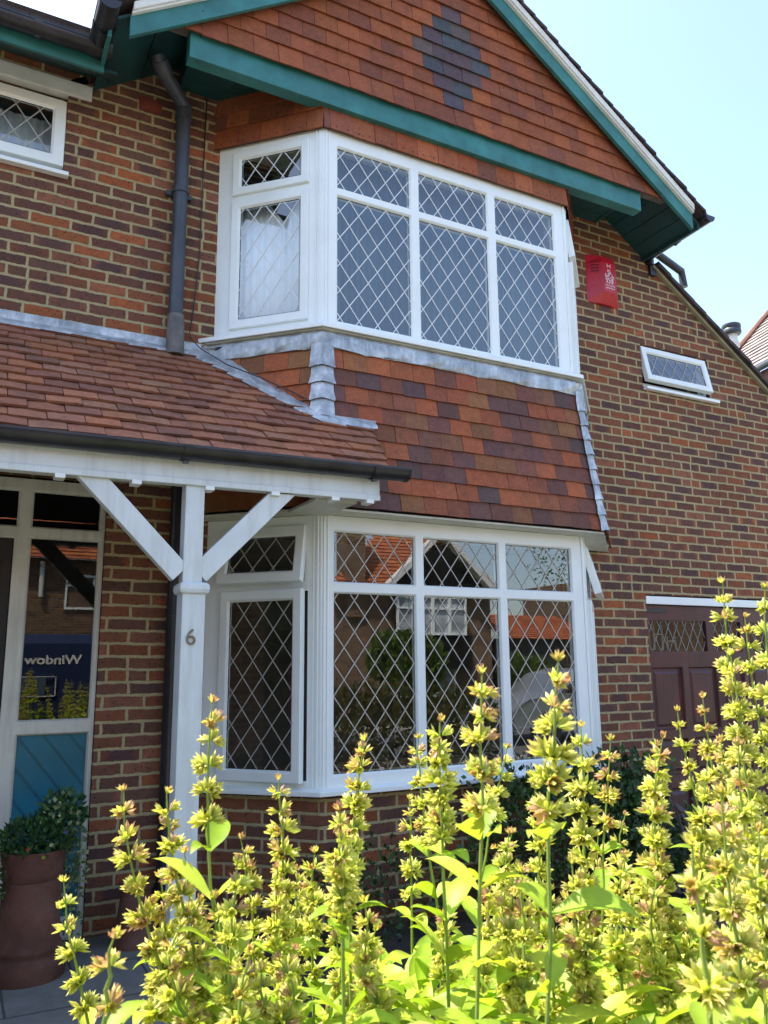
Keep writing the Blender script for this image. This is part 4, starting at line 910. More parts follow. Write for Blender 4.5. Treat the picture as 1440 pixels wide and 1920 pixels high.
# ------------------------------------------------------------------ sage
SAGE=[([[0.386,-3.494,1.543],[0.398,-3.455,1.335],[0.448,-3.418,1.041]],1.335, 0.0404, 'tall straight sage stalk rising between the white porch post and the bay frame'),
([[0.19,-3.803,1.297],[0.189,-3.793,1.255],[0.191,-3.783,1.201]],1.201, 0.0458, 'large pink tipped sage head close to the viewer over the grey paving at lower left'),
([[0.22,-3.122,1.207],[0.243,-3.11,1.094],[0.281,-3.098,0.947]],0.947, 0.05, 'leftmost sage stalk, in front of the tall terracotta pot'),
([[0.286,-3.309,1.388],[0.325,-3.291,1.208],[0.398,-3.285,1.006]],0.988, 0.0449, 'leaning sage stalk with curled pink tip before the brick strip beside the door'),
([[0.353,-3.343,1.383],[0.379,-3.327,1.245],[0.448,-3.311,1.005]],1.006, 0.0355, 'dense pinkish sage stalk between the black drainpipe and the porch post'),
([[0.438,-3.15,1.241],[0.463,-3.139,1.127],[0.516,-3.119,0.909]],0.93, 0.0422, 'lower sage stalk right in front of the white porch post'),
([[0.535,-3.207,1.265],[0.562,-3.194,1.136],[0.59,-3.159,0.908]],0.981, 0.0359, 'sage stalk just right of the tall one by the porch post'),
([[0.581,-3.29,1.383],[0.603,-3.267,1.225],[0.639,-3.22,0.92]],1.083, 0.0352, 'slim pink topped sage stalk in front of the bay sill left corner'),
([[0.666,-3.271,1.238],[0.674,-3.241,1.083],[0.693,-3.213,0.907]],0.979, 0.0359, 'short crowded sage stalk beneath the angled corner of the bay sill'),
([[0.652,-3.521,1.471],[0.649,-3.477,1.278],[0.671,-3.425,0.985]],1.187, 0.0318, 'tall sage stalk crossing the lower left pane of the bay window'),
([[0.552,-3.634,1.381],[0.564,-3.616,1.267],[0.581,-3.579,1.055]],1.193, 0.0282, 'thick sage stalk just left of the one crossing the left pane'),
([[1.029,-3.013,1.275],[1.042,-2.992,1.146],[1.083,-2.929,0.757]],1.016, 0.0475, 'thin widely spaced sage stalk under the first mullion of the bay'),
([[0.95,-3.198,1.438],[0.967,-3.177,1.302],[1.018,-3.153,1.064]],1.183, 0.0362, 'small headed sage stalk overlapping the foot of the first mullion'),
([[0.72,-3.664,1.508],[0.737,-3.638,1.348],[0.774,-3.59,1.038]],1.297, 0.0281, 'densely packed sage stalk in front of the lower middle pane, left side'),
([[0.673,-3.857,1.587],[0.687,-3.826,1.411],[0.705,-3.769,1.104]],1.381, 0.0397, 'tall evenly tiered sage stalk in front of the middle pane, right side'),
([[1.129,-3.287,1.413],[1.113,-3.249,1.277],[1.104,-3.211,1.123]],1.253, 0.0411, 'short side branch of sage in front of the second mullion'),
([[0.712,-3.979,1.604],[0.716,-3.942,1.424],[0.74,-3.891,1.132]],1.382, 0.034, 'tallest and broadest sage stalk, in front of the lower right bay pane'),
([[1.019,-3.665,1.487],[1.036,-3.642,1.34],[1.066,-3.59,1.027]],1.169, 0.0387, 'full sage stalk in front of the right corner post of the bay'),
([[1.187,-3.559,1.448],[1.193,-3.514,1.226],[1.208,-3.476,1.015]],1.247, 0.0483, 'tiered sage stalk in front of the right cheek of the bay'),
([[1.653,-3.098,1.194],[1.65,-3.075,1.095],[1.671,-3.036,0.867]],1.038, 0.0464, 'small sage stalk seen against the dark shrub'),
([[1.223,-3.644,1.442],[1.232,-3.613,1.279],[1.243,-3.566,1.035]],1.137, 0.0435, 'sage stalk in front of the brick pier left of the garage doors'),
([[1.527,-3.424,1.488],[1.583,-3.409,1.283],[1.692,-3.399,0.973]],1.283, 0.053, 'thin bending sage stalk in front of the left garage door panels'),
([[1.452,-3.567,1.525],[1.495,-3.548,1.331],[1.578,-3.522,1.011]],1.24, 0.0464, 'pink tipped sage stalk right of the thin bending one at the garage'),
([[1.361,-3.719,1.757],[1.398,-3.691,1.54],[1.482,-3.676,1.265]],1.224, 0.043, 'very tall sage stalk reaching over the garage door glazing'),
([[1.582,-3.59,1.699],[1.623,-3.568,1.497],[1.688,-3.543,1.223]],1.224, 0.0459, 'sage stalk just right of and lower than the very tall one at the garage'),
([[1.338,-3.831,1.735],[1.361,-3.801,1.544],[1.415,-3.774,1.288]],1.249, 0.05, 'very tall sage stalk at the right edge of the picture'),
([[0.663,-4.226,1.421],[0.676,-4.218,1.353],[0.689,-4.203,1.25]],1.25, 0.0475, 'nearest and largest sage head, at lower right'),
([[1.092,-3.941,1.472],[1.116,-3.919,1.31],[1.16,-3.885,1.049]],1.065, 0.0365, 'bushy sage stalk behind and above the nearest large head'),
([[0.884,-4.077,1.435],[0.907,-4.058,1.294],[0.937,-4.042,1.146]],1.16, 0.0382, 'pinkish sage stalk directly above right of the nearest large head'),
([[1.055,-3.993,1.359],[1.069,-3.977,1.253],[1.089,-3.952,1.086]],1.101, 0.0387, 'low bushy sage stalk in the bottom right corner'),
([[1.286,-3.01,1.136],[1.3,-2.997,1.041],[1.316,-2.929,0.688]],0.918, 0.047, 'little reddish sage stalk against the dark shrub base'),
([[1.167,-3.695,1.263],[1.171,-3.672,1.149],[1.182,-3.637,0.959]],0.978, 0.0387, 'sage stalk in front of the blue pot'),
([[1.041,-3.496,1.358],[1.061,-3.471,1.193],[1.083,-3.424,0.923]],1.068, 0.038, 'sage stalk half hidden beside the broadest stalk'),
([[1.119,-3.657,1.206],[1.133,-3.64,1.092],[1.148,-3.619,0.959]],0.978, 0.0387, 'low sage stalk over the yellow ground cover'),
([[1.337,-3.742,1.614],[1.376,-3.72,1.42],[1.431,-3.688,1.135]],1.186, 0.0394, 'sage stalk in the tall group in front of the right garage door, middle height'),
([[0.885,-3.688,1.142],[0.911,-3.688,1.083],[0.91,-3.675,1.025]],1.025, 0.0394, ''),
([[1.286,-3.745,1.454],[1.33,-3.713,1.195],[1.367,-3.676,0.936]],0.937, 0.0394, ''),
([[1.265,-3.729,1.42],[1.276,-3.683,1.179],[1.327,-3.658,0.938]],0.938, 0.0394, ''),
([[1.068,-3.367,1.251],[1.076,-3.329,1.054],[1.13,-3.315,0.858]],0.858, 0.0394, ''),
([[0.997,-3.781,1.29],[0.997,-3.751,1.157],[1.029,-3.739,1.024]],1.024, 0.0394, ''),
([[0.426,-3.52,1.294],[0.428,-3.494,1.17],[0.439,-3.473,1.046]],1.046, 0.0394, ''),
([[1.492,-3.621,1.064],[1.526,-3.619,0.971],[1.531,-3.602,0.879]],0.879, 0.0394, ''),
([[0.872,-3.796,1.297],[0.892,-3.78,1.176],[0.916,-3.766,1.055]],1.055, 0.0394, ''),
([[1.328,-3.656,1.331],[1.333,-3.612,1.118],[1.323,-3.561,0.905]],0.905, 0.0394, ''),
([[0.421,-3.33,1.194],[0.412,-3.302,1.089],[0.452,-3.301,0.984]],0.984, 0.0394, ''),
([[0.623,-3.58,1.224],[0.633,-3.564,1.128],[0.636,-3.545,1.033]],1.033, 0.0394, ''),
([[1.069,-3.132,0.951],[1.106,-3.135,0.872],[1.059,-3.093,0.794]],0.794, 0.0394, ''),
([[1.433,-3.269,0.904],[1.459,-3.268,0.838],[1.442,-3.245,0.773]],0.773, 0.0394, ''),
([[1.173,-3.234,1.219],[1.177,-3.189,1.004],[1.244,-3.177,0.788]],0.789, 0.0394, ''),
([[0.487,-3.554,1.154],[0.511,-3.556,1.105],[0.493,-3.536,1.057]],1.057, 0.0394, ''),
([[0.652,-3.559,1.173],[0.646,-3.539,1.098],[0.681,-3.541,1.023]],1.023, 0.0394, ''),
([[1.477,-3.315,0.905],[1.512,-3.32,0.843],[1.431,-3.264,0.782]],0.781, 0.0394, ''),
([[0.607,-3.617,1.179],[0.609,-3.605,1.116],[0.64,-3.607,1.053]],1.054, 0.0394, ''),
([[0.993,-3.405,1.173],[0.993,-3.374,1.034],[0.999,-3.347,0.894]],0.894, 0.0394, ''),
([[0.435,-3.567,1.177],[0.43,-3.552,1.124],[0.43,-3.541,1.071]],1.071, 0.0394, ''),
([[1.405,-3.713,1.236],[1.409,-3.681,1.077],[1.462,-3.675,0.918]],0.918, 0.0394, ''),
([[1.227,-3.64,1.273],[1.224,-3.601,1.099],[1.337,-3.622,0.924]],0.925, 0.0394, ''),
([[0.359,-3.444,1.192],[0.353,-3.424,1.116],[0.386,-3.425,1.04]],1.04, 0.0394, ''),
([[1.165,-3.857,1.256],[1.162,-3.83,1.138],[1.19,-3.819,1.02]],1.02, 0.0394, ''),
([[0.587,-3.13,0.994],[0.593,-3.122,0.942],[0.629,-3.13,0.89]],0.891, 0.0394, ''),
([[1.254,-3.633,1.062],[1.262,-3.624,0.998],[1.316,-3.638,0.933]],0.934, 0.0394, ''),
([[0.888,-3.419,1.155],[0.884,-3.392,1.039],[0.906,-3.379,0.923]],0.923, 0.0394, ''),
([[1.29,-3.789,1.106],[1.298,-3.779,1.043],[1.293,-3.763,0.981]],0.981, 0.0394, ''),
([[0.413,-3.447,1.228],[0.439,-3.439,1.127],[0.428,-3.412,1.027]],1.027, 0.0394, ''),
([[1.071,-3.718,1.113],[1.085,-3.714,1.056],[1.097,-3.707,1.0]],1.0, 0.0394, ''),
([[0.823,-3.249,1.023],[0.832,-3.239,0.953],[0.855,-3.236,0.883]],0.884, 0.0394, ''),
([[0.883,-3.799,1.275],[0.901,-3.785,1.166],[0.909,-3.765,1.056]],1.056, 0.0394, ''),
([[0.441,-3.026,1.06],[0.461,-3.016,0.968],[0.459,-2.996,0.877]],0.877, 0.0394, ''),
([[1.045,-3.798,1.252],[1.051,-3.776,1.138],[1.097,-3.776,1.023]],1.024, 0.0394, ''),
([[1.195,-3.507,1.018],[1.22,-3.508,0.96],[1.23,-3.501,0.902]],0.903, 0.0394, ''),
([[0.891,-3.774,1.112],[0.897,-3.771,1.085],[0.901,-3.768,1.058]],1.058, 0.0394, ''),
([[0.462,-3.542,1.139],[0.467,-3.536,1.099],[0.481,-3.534,1.059]],1.059, 0.0394, ''),
([[1.281,-3.381,0.998],[1.306,-3.377,0.918],[1.305,-3.359,0.839]],0.839, 0.0394, ''),
([[0.981,-3.642,1.197],[1.005,-3.632,1.09],[1.01,-3.611,0.983]],0.983, 0.0394, ''),
([[1.27,-3.414,1.234],[1.287,-3.38,1.034],[1.318,-3.352,0.834]],0.834, 0.0394, ''),
([[0.568,-3.409,1.113],[0.556,-3.39,1.051],[0.581,-3.389,0.989]],0.99, 0.0394, ''),
([[0.71,-3.072,1.16],[0.718,-3.041,0.995],[0.725,-3.008,0.83]],0.83, 0.0394, ''),
([[0.571,-3.317,1.23],[0.581,-3.291,1.087],[0.606,-3.273,0.944]],0.944, 0.0394, ''),
([[0.812,-3.741,1.285],[0.805,-3.712,1.167],[0.832,-3.7,1.048]],1.049, 0.0394, ''),
([[0.788,-3.071,1.056],[0.819,-3.062,0.939],[0.806,-3.03,0.822]],0.821, 0.0394, ''),
([[0.508,-2.887,0.996],[0.522,-2.875,0.906],[0.52,-2.854,0.816]],0.816, 0.0394, ''),
([[0.845,-3.669,1.092],[0.847,-3.664,1.061],[0.869,-3.668,1.03]],1.03, 0.0394, ''),
([[1.2,-3.332,1.114],[1.221,-3.312,0.971],[1.233,-3.287,0.828]],0.828, 0.0394, ''),
([[1.271,-3.764,1.099],[1.273,-3.752,1.038],[1.353,-3.781,0.976]],0.976, 0.0394, ''),
([[0.363,-3.281,1.232],[0.382,-3.263,1.103],[0.372,-3.23,0.975]],0.975, 0.0394, ''),
([[1.069,-3.46,1.007],[1.073,-3.452,0.96],[1.068,-3.439,0.912]],0.912, 0.0394, ''),
([[0.715,-3.271,0.985],[0.744,-3.278,0.951],[0.748,-3.274,0.917]],0.917, 0.0394, ''),
([[0.794,-3.773,1.289],[0.806,-3.755,1.176],[0.813,-3.734,1.064]],1.064, 0.0394, ''),
([[0.708,-3.362,1.013],[0.704,-3.353,0.982],[0.717,-3.354,0.951]],0.951, 0.0394, ''),
([[0.516,-3.239,1.088],[0.516,-3.223,1.013],[0.548,-3.224,0.939]],0.939, 0.0394, ''),
([[1.154,-3.728,1.466],[1.168,-3.68,1.212],[1.276,-3.682,0.956]],0.957, 0.0394, '')]

LIME=[(.27,.39,.028),(.33,.45,.035),(.24,.36,.028),(.40,.48,.05)]
def bigleaf(mb,p,d,L,w,col,droop=.5):
    d=V(d).normalized(); side=d.cross(V((0,0,1))).normalized(); n=7; q=V(p); mid=[];
    for i in range(n+1):
        mid.append(V(q)); t=i/n
        dd=(d+V((0,0,-droop*t*t*1.6))).normalized(); q=q+dd*(L/n)
    up=side.cross(d)
    tw=random.uniform(-.5,.5)
    pr=[0.12,.45,.82,1.0,.97,.78,.45,0.02]
    Lf=[];Rt=[]
    for i,m_ in enumerate(mid):
        s2=(side*math.cos(tw)+up*math.sin(tw)); u2=(up*math.cos(tw)-side*math.sin(tw))
        ww=w*pr[i]/2; rf=.18*ww+random.uniform(-.0012,.0012)
        Lf.append(m_-s2*ww+u2*(ww*.35+rf*.6)); Rt.append(m_+s2*ww+u2*(ww*.35-rf*.4))
    lc=tuple(min(1,c*1.18) for c in col)
    for i in range(n):
        mb.face([mid[i],Lf[i],Lf[i+1],mid[i+1]],[lc,col,col,lc]); mb.face([mid[i],mid[i+1],Rt[i+1],Rt[i]],[lc,lc,col,col])
def calyx(mb,p,ax,L,kind):
    ax=V(ax).normalized(); s1=ax.cross(V((random.uniform(-1,1),random.uniform(-1,1),random.uniform(-1,1)))).normalized(); s2=ax.cross(s1)
    if kind==0: b,m_,t=(.28,.37,.05),(.59,.60,.12),(.80,.76,.34)
    elif kind==1: b,m_,t=(.30,.38,.05),(.62,.57,.15),(.74,.52,.32)
    else: b,m_,t=(.36,.28,.10),(.55,.36,.22),(.46,.21,.18)
    k=random.uniform(.8,1.18); b,m_,t=[tuple(min(.85,x*k*random.uniform(.95,1.05)) for x in c) for c in (b,m_,t)]
    n=random.choice((3,4,4)); ph=random.uniform(0,6.28); op=random.uniform(.2,.46)
    for i in range(n):
        a=ph+i*2*math.pi/n+random.uniform(-.3,.3); r=s1*math.cos(a)+s2*math.sin(a); tt=-s1*math.sin(a)+s2*math.cos(a)
        l=L*random.uniform(.85,1.1); ww=L*.165
        q0=p+tt*ww*.25;q1=p-tt*ww*.25
        m1=p+ax*l*.55+r*L*.20+tt*ww; m2=p+ax*l*.55+r*L*.20-tt*ww; mc=p+ax*l*.52+r*L*.30
        tip=p+ax*l*(1-.25*op)+r*L*op
        mb.face([q0,m1,mc],[b,m_,m_]); mb.face([q1,mc,m2],[b,m_,m_]); mb.face([q0,mc,q1],[b,m_,b]); mb.face([m1,tip,mc],[m_,t,m_]); mb.face([mc,tip,m2],[m_,t,m_])
def spline(P,t):
    a,b,c=P; # quadratic through 3 points by z fraction
    if t<.5: return a.lerp(b,t*2)+ (b*2-a-c)*.0
    return b.lerp(c,(t-.5)*2)
def sage(P,we,sp,label,idx):
    P=[V(p) for p in P]; top,mid,bot=P
    base=bot+(bot-mid).normalized()*.15; base=V((base.x,base.y,.16)); d0=(bot-mid)
    pts=[top]
    for i in range(1,7): # smooth quadratic bezier-like curve
        t=i/6; 
        cpt=mid*2-(top+bot)*.5
        pts.append(top*(1-t)**2+cpt*2*t*(1-t)+bot*t*t)
    for q_ in pts[1:]: q_.x+=random.uniform(-.0035,.0035); q_.y+=random.uniform(-.0035,.0035)
    pts+= [bot.lerp(base,.35)+d0*.12, base]
    grp='sage stalks in the front flower bed'
    T=thing('sage_stalk',label or 'short flowering sage stalk crowded low among the taller ones',"sage stalk",tuple(base),grp)
    mb=MB(); rad=[.0011]+[.0014+.0016*min(1,i/5) for i in range(1,len(pts))]
    mb.tube(pts,rad,6,col=(.26,.36,.07)); mb.build('stem',M['stem'],T,smooth=True)
    # arc length param
    Ls=[0]; 
    for a,b in zip(pts[:-1],pts[1:]): Ls.append(Ls[-1]+(b-a).length)
    def at(s_):
        for i in range(len(Ls)-1):
            if s_<=Ls[i+1]: f=(s_-Ls[i])/(Ls[i+1]-Ls[i]); return pts[i].lerp(pts[i+1],f),(pts[i]-pts[i+1]).normalized()
        return pts[-1],V((0,0,1))
    mb=MB(); s_=0.0; k=0; pink=random.choice((0,0,.06,.16)) if label is None else (.26 if 'pink' in label or 'red' in label else random.choice((0.0,.04,.09)))
    # tip
    p,dr=at(0)
    for _ in range(3): calyx(mb,p,dr+V((random.uniform(-.6,.6),random.uniform(-.6,.6),0)),.017,random.choice((1,2,0)))
    big=1.0
    while s_<Ls[-1]-.05:
        k+=1; s_+=sp*min(1.12,.6+.13*k)*random.uniform(.84,1.2)
        p,dr=at(s_)
        if p.z<we or p.z<.75: break
        sc=min(1,.62+.13*k)*random.uniform(.86,1.14)*big
        base_a=(0 if k%2 else .9)+random.uniform(-.4,.4)+ .5
        x=dr.cross(V((0,1,.1))).normalized(); y=dr.cross(x)
        for cl in (0,1):
            a0=base_a+cl*math.pi; nn=random.choice((8,9,10)) if k>2 else 4
            for i in range(nn):
                a=a0+random.uniform(-1.0,1.0); el=random.uniform(-.18,.85)
                r=x*math.cos(a)+y*math.sin(a); ax=r*math.cos(el)+dr*math.sin(el)
                kk=2 if random.random()<pink*.4 else (1 if random.random()<pink+.05 else 0)
                if k<3 and random.random()<.35+pink: kk=random.choice((1,2))
                calyx(mb,p+r*.006*sc,ax,.0275*sc*random.uniform(.8,1.12),kk)
    mb.build('calyx_whorls',M['bract'],T,merge=False)
    mb=MB(); s2=max(s_,.12); a=random.uniform(0,3.1); cnt=0
    if label is None: s2=max(.16,s_*.5)
    while s2<Ls[-1]-.12 and cnt<7:
        p,dr=at(s2); 
        if p.z<.45: break
        for q in (0,1):
            an=a+q*math.pi+random.uniform(-.3,.3); ud=random.uniform(.25,1.0)
            bigleaf(mb,p,(math.cos(an),math.sin(an),ud),random.uniform(.075,.135)*(1 if cnt else .7),random.uniform(.028,.045),jit(random.choice(LIME),.15),random.uniform(.3,1.1))
        a+=1.57; s2+=random.uniform(.07,.12); cnt+=1
    if mb.f: mb.build('leaves',M['leaf'],T,smooth=True,angle=75)
for i,(P,we,sp,lab) in enumerate(SAGE): sage(P,we,sp,lab or None,i)
mb=MB()
for i in range(1150):
    D=random.uniform(1.25,2.3); x=random.uniform(-.42,1.0)
    f_=V((.469,.883,0)); r_=V((.883,-.469,0)); c=V((0,-4.83,0))+f_*D+r_*(x*D*.5-.02)
    z=random.uniform(.45,(1.12 if x>-.1 else .98)-.2*(D-1.25))-.02
    an=random.uniform(0,6.28); bigleaf(mb,(c.x,c.y,z),(math.cos(an),math.sin(an),random.uniform(.2,1.2)),random.uniform(.08,.15),random.uniform(.03,.055),jit(random.choice(LIME),.18),random.uniform(.3,1.1))
o=mb.build('sage_foliage',M['leaf'],smooth=True,angle=75); tag(o,'mass of lime green sage leaves filling the front bed below the flower stalks','foliage'); o['kind']='stuff'
# ------------------------------------------------------------------ neighbour house to the right
t=thing('neighbour_house','neighbouring house with grey tiled roof and orange ridge, just visible at the right edge','house',(11,2.5,.1))
E0=V((11.3,4.56,6.15));E1=V((10.2,.4,6.15)); TT=V((13.0,4.2,7.98)); T1=V((11.7,1.3,7.86))
mb=MB(); u=(E1-E0).normalized(); n_=(TT-E0).cross(E1-E0).normalized(); n_=n_ if n_.z>0 else -n_
up_=n_.cross(u); up_=up_ if up_.z>0 else -up_; fr=Fr(E0,u,n_,up_)
rows=[(v*.16,.16,.035,.012,-.2+v*.16*(TT-E0).dot(u)/(TT-E0).dot(up_),5.6,.1*(v%2)) for v in range(17)]
tiles(mb,fr,rows,width=.30,cols=[(.24,.21,.19),(.20,.18,.17),(.28,.24,.22),(.18,.16,.155)],th=.025)
rf=mb.build('roof',M['rooftile'],t,merge=False); mb=MB(); mb.tube([E0+V((0,0,.05)),TT+V((0,0,.05))],.07,10); mb.build('ridge_tiles',M['terra'],rf,smooth=True)
mb=MB(); mb.tube([E0+V((-.1,-.02,-.03)),E1+V((-.1,-.02,-.03))],.055,10); mb.build('gutter',M['grey'],t,smooth=True)
mb=MB(); o_=V((.35,-.2,0)); a=E0+o_;b=E1+o_; mb.hexa([(a.x,a.y,.1),(b.x,b.y,.1),(b.x+4,b.y-1,.1),(a.x+4,a.y-1,.1),(a.x,a.y,6.12),(b.x,b.y,6.12),(b.x+4,b.y-1,6.12),(a.x+4,a.y-1,6.12)]); mb.build('wall',M['render'],t)
mb=MB(); mb.bar(E0+V((-.0,0,-.14)),E1+V((0,0,-.14)),.03,.16); mb.build('fascia',M['terra'],t)
mb=MB(); mb.lathe([(0.06,-1.2),(.06,-.02),(.075,0),(.075,.06),(.06,.07),(.06,.16),(.058,.18)],(7.93,1.2,5.29),20)
f=mb.build('flue_pipe',M['render'],None,smooth=True,angle=40); tag(f,'pale flue pipe with dark cap rising behind the roof verge at right','flue')
mb=MB(); mb.lathe([(0,.16),(.10,.16),(.108,.175),(.108,.215),(.10,.225),(.108,.235),(.108,.275),(.098,.285),(0,.29)],(7.93,1.2,5.29),20); mb.build('flue_cap',M['grey'],f,smooth=True,angle=40)
# ------------------------------------------------------------------ across the road (seen in the glass)
def win(parent,x0,x1,z0,z1,y,bars=2):
    fr=Fr((0,y,0),(-1,0,0),(0,1,0)); a,b=-x1,-x0; w=(b-a)/bars; mb=MB(); hs=[(a+w*i+.05,a+w*(i+1)-.05,z0+.06,z0+(z1-z0)*.66) for i in range(bars)]+[(a+w*i+.05,a+w*(i+1)-.05,z0+(z1-z0)*.66+.05,z1-.06) for i in range(bars)]
    slab(mb,fr,a,b,z0,z1,hs,-.1,.0); o=mb.build('window',M['upvc'],parent); mb=MB(); mb.face([fr(a,z0,-.06),fr(b,z0,-.06),fr(b,z1,-.06),fr(a,z1,-.06)]); mb.build('pane',M['blind'],o,merge=False); return o
HB=thing('opposite_house','brown brick house with orange roof, chimney and white bay, reflected in the lower bay','house',(12,-18,.1))
mb=MB(); mb.box(9.3,15.0,-24,-17.3,.1,4.0); mb.build('wall',M['brick_far'],HB,uv=True)
def plainroof(name,pts,parent,flip=False,wd=.28):
    a,b,c=V(pts[0]),V(pts[1]),V(pts[-1]); u=(b-a).normalized(); n_=(b-a).cross(c-a).normalized(); n_=n_ if n_.z>0 else -n_; v_=n_.cross(u); v_=v_ if v_.z>0 else -v_
    fr=Fr(a,u,n_,v_); h=(c-a).dot(v_); sk=(c-a).dot(u)/h; w=(b-a).length; e=V(pts[2]); sk2=((e-b).dot(u))/h; mb=MB(); k=int(h/.2)+1
    tiles(mb,fr,[(i*.2,.2,.05,.015,sk*i*.2,w+sk2*i*.2,.14*(i%2)) for i in range(k)],width=wd,cols=[(.46,.14,.05),(.5,.17,.06),(.42,.12,.05),(.38,.11,.05)],th=.03)
    return mb.build(name,M['orange'],parent,merge=False)
r1=plainroof('roof',[(15.3,-17.0,3.85),(9.3,-17.0,3.75),(13.6,-20.6,7.0),(14.4,-20.6,7.0)],HB)
mb=MB(); mb.box(9.92,10.53,-17.9,-17.2,3.0,7.4); mb.box(9.86,10.59,-17.96,-17.14,7.1,7.25); c_=mb.build('chimney',M['brick_far'],r1,uv=True)
mb=MB(); mb.lathe([(.1,0),(.13,.05),(.10,.4),(.12,.45),(0,.45)],(10.2,-17.55,7.4),12); mb.build('chimney_pot',M['terra'],r1)
mb=MB(); mb.loft([[(11.2,y,4.0),(14.6,y,4.0),(12.9,y,5.5)] for y in (-17.3,-16.95)],caps=True); mb.box(11.3,14.0,-17.3,-16.9,1.5,2.5); mb.build('hung_tile_gable',M['orange'],HB)
for p in HB.children:
    pass
mb=MB(); mb.bar((12.9,-16.8,5.62),(14.75,-16.8,3.9),.3,.16,up=V((0,1,0)).cross(V((1,0,-.93)))); mb.bar((12.9,-16.8,5.62),(11.05,-16.8,3.9),.3,.16,up=V((0,1,0)).cross(V((1,0,.93)))); mb.build('bargeboard',M['render'],HB)
win(HB,11.4,13.8,2.5,3.65,-16.85,4); win(HB,11.5,13.6,.7,1.9,-17.2,3)
HG=thing('opposite_garage','low building with shallow orange tiled roof, reflected in the right pane of the lower bay','garage',(17,-18,.1))
mb=MB(); mb.box(15.5,19.2,-21,-17.2,.1,2.45); mb.build('wall',M['roomdark'],HG); plainroof('roof',[(19.5,-17,2.4),(15.3,-17,2.4),(15.6,-19.2,3.3),(19.2,-19.2,3.3)],HG)
HA=thing('opposite_house','plain brown brick house across the road, reflected in the door glass','house',(1,-18,.1))
mb=MB(); mb.box(-6,5.2,-24,-17.1,.1,4.4); mb.build('wall',M['brick_far'],HA,uv=True)
plainroof('roof',[(5.5,-16.8,4.35),(-6.3,-16.8,4.35),(-5,-20.6,7.0),(4.0,-20.6,7.0)],HA); win(HA,2.43,3.15,3.1,4.0,-17.05,1); win(HA,-.6,.6,1.2,2.6,-17.05,2); mb=MB(); mb.tube([(1.85,-17.0,4.3),(1.85,-17.0,3.4)],.06,8); mb.build('drainpipe',M['render'],HA)
def tree(x,y,h,r,label):
    t=thing('broadleaf_tree',label,'tree',(x,y,.1)); mb=MB(); mb.tube([(x,y,.1),(x+.1,y,h*.4),(x,y+.1,h*.75)],[.2,.14,.05],8)
    for k in range(6): a=k*1.1; mb.tube([(x+.05,y,h*.4),(x+math.cos(a)*r*.6,y+math.sin(a)*r*.6,h*.7)],[.08,.02],6)
    mb.build('trunk',M['bark'],t); mb=MB()
    for k in range(9): a=random.uniform(0,6.28); q=random.uniform(.1,.7)*r; leafcloud(mb,(x+math.cos(a)*q,y+math.sin(a)*q,h*random.uniform(.55,.9)),(r*.5,r*.5,h*.17),420,.11,[(.06,.11,.02),(.09,.15,.03),(.12,.18,.03)],shell=.6)
    mb.build('crown',M['leaf'],t,merge=False)
tree(16.6,-22.5,4.9,1.9,'round green tree behind the low orange roof in the reflection'); tree(7.3,-15.4,3.0,1.0,'small tree beside the opposite houses, in the reflection'); tree(14.5,-14.9,1.9,.8,'bushy little tree before the white bay across the road'); tree(9.9,-13.6,2.3,.9,'rounded shrub by the opposite brick wall, in the reflection'); tree(27,-24,9,4,'large tree far down the street behind the camera'); tree(-12,-20,8,3.5,'large tree left of the opposite brown brick house')
tree(-9.5,-3.5,6.5,2.6,'added dark tree out of view left of the porch, darkening the left casement reflection'); tree(-12.5,-7.5,8,3.2,'taller tree further left by the road, outside the view')  # first tree is added so the lower left casement reflects something dark
t=thing('sky_block_hedge','tall dark hedge added outside the view at left to block low sky light','hedge',(-4.6,-3,.1)); mb=MB()  # unseen hedge added to cut sky light at the porch and left casement
leafcloud(mb,(-4.6,-3.0,1.6),(.6,3.2,1.7),5200,.09,[(.03,.07,.02),(.045,.09,.025)],shell=.8); mb.box(-4.8,-4.4,-5.6,-.5,.1,2.6,col=(.02,.04,.015)); mb.build('foliage',M['darkleaf'],t,merge=False)
for x in (-17.5,21.5):  # two unseen houses added to cut low sky light at the porch
    Hn=thing('opposite_house','added brown brick house blocking low sky, further '+('left' if x<0 else 'right')+' across the road, behind the camera','house',(x+4,-19,.1)); mb=MB(); mb.box(x,x+8,-24,-17.2,.1,4.8); mb.build('wall',M['brick_far'],Hn,uv=True); plainroof('roof',[(x+8.4,-16.9,4.75),(x-.4,-16.9,4.75),(x+.8,-20.6,7.6),(x+7.2,-20.6,7.6)],Hn)
t=thing('garden_hedge','low golden green hedge by the pavement, reflected in the lower left bay pane','hedge',(5.2,-5.7,.1)); mb=MB(); 
leafcloud(mb,(5.2,-5.7,.72),(1.9,.28,.68),9000,.045,[(.07,.10,.015),(.04,.07,.012),(.12,.10,.015)],shell=.7); mb.build('foliage',M['leaf'],t,merge=False); mb=MB()
for i in range(9): x=3.8+i*.34; mb.tube([(x,-5.7,.1),(x,-5.7,.9)],[.015,.006],6)
mb.build('stems',M['bark'],t)
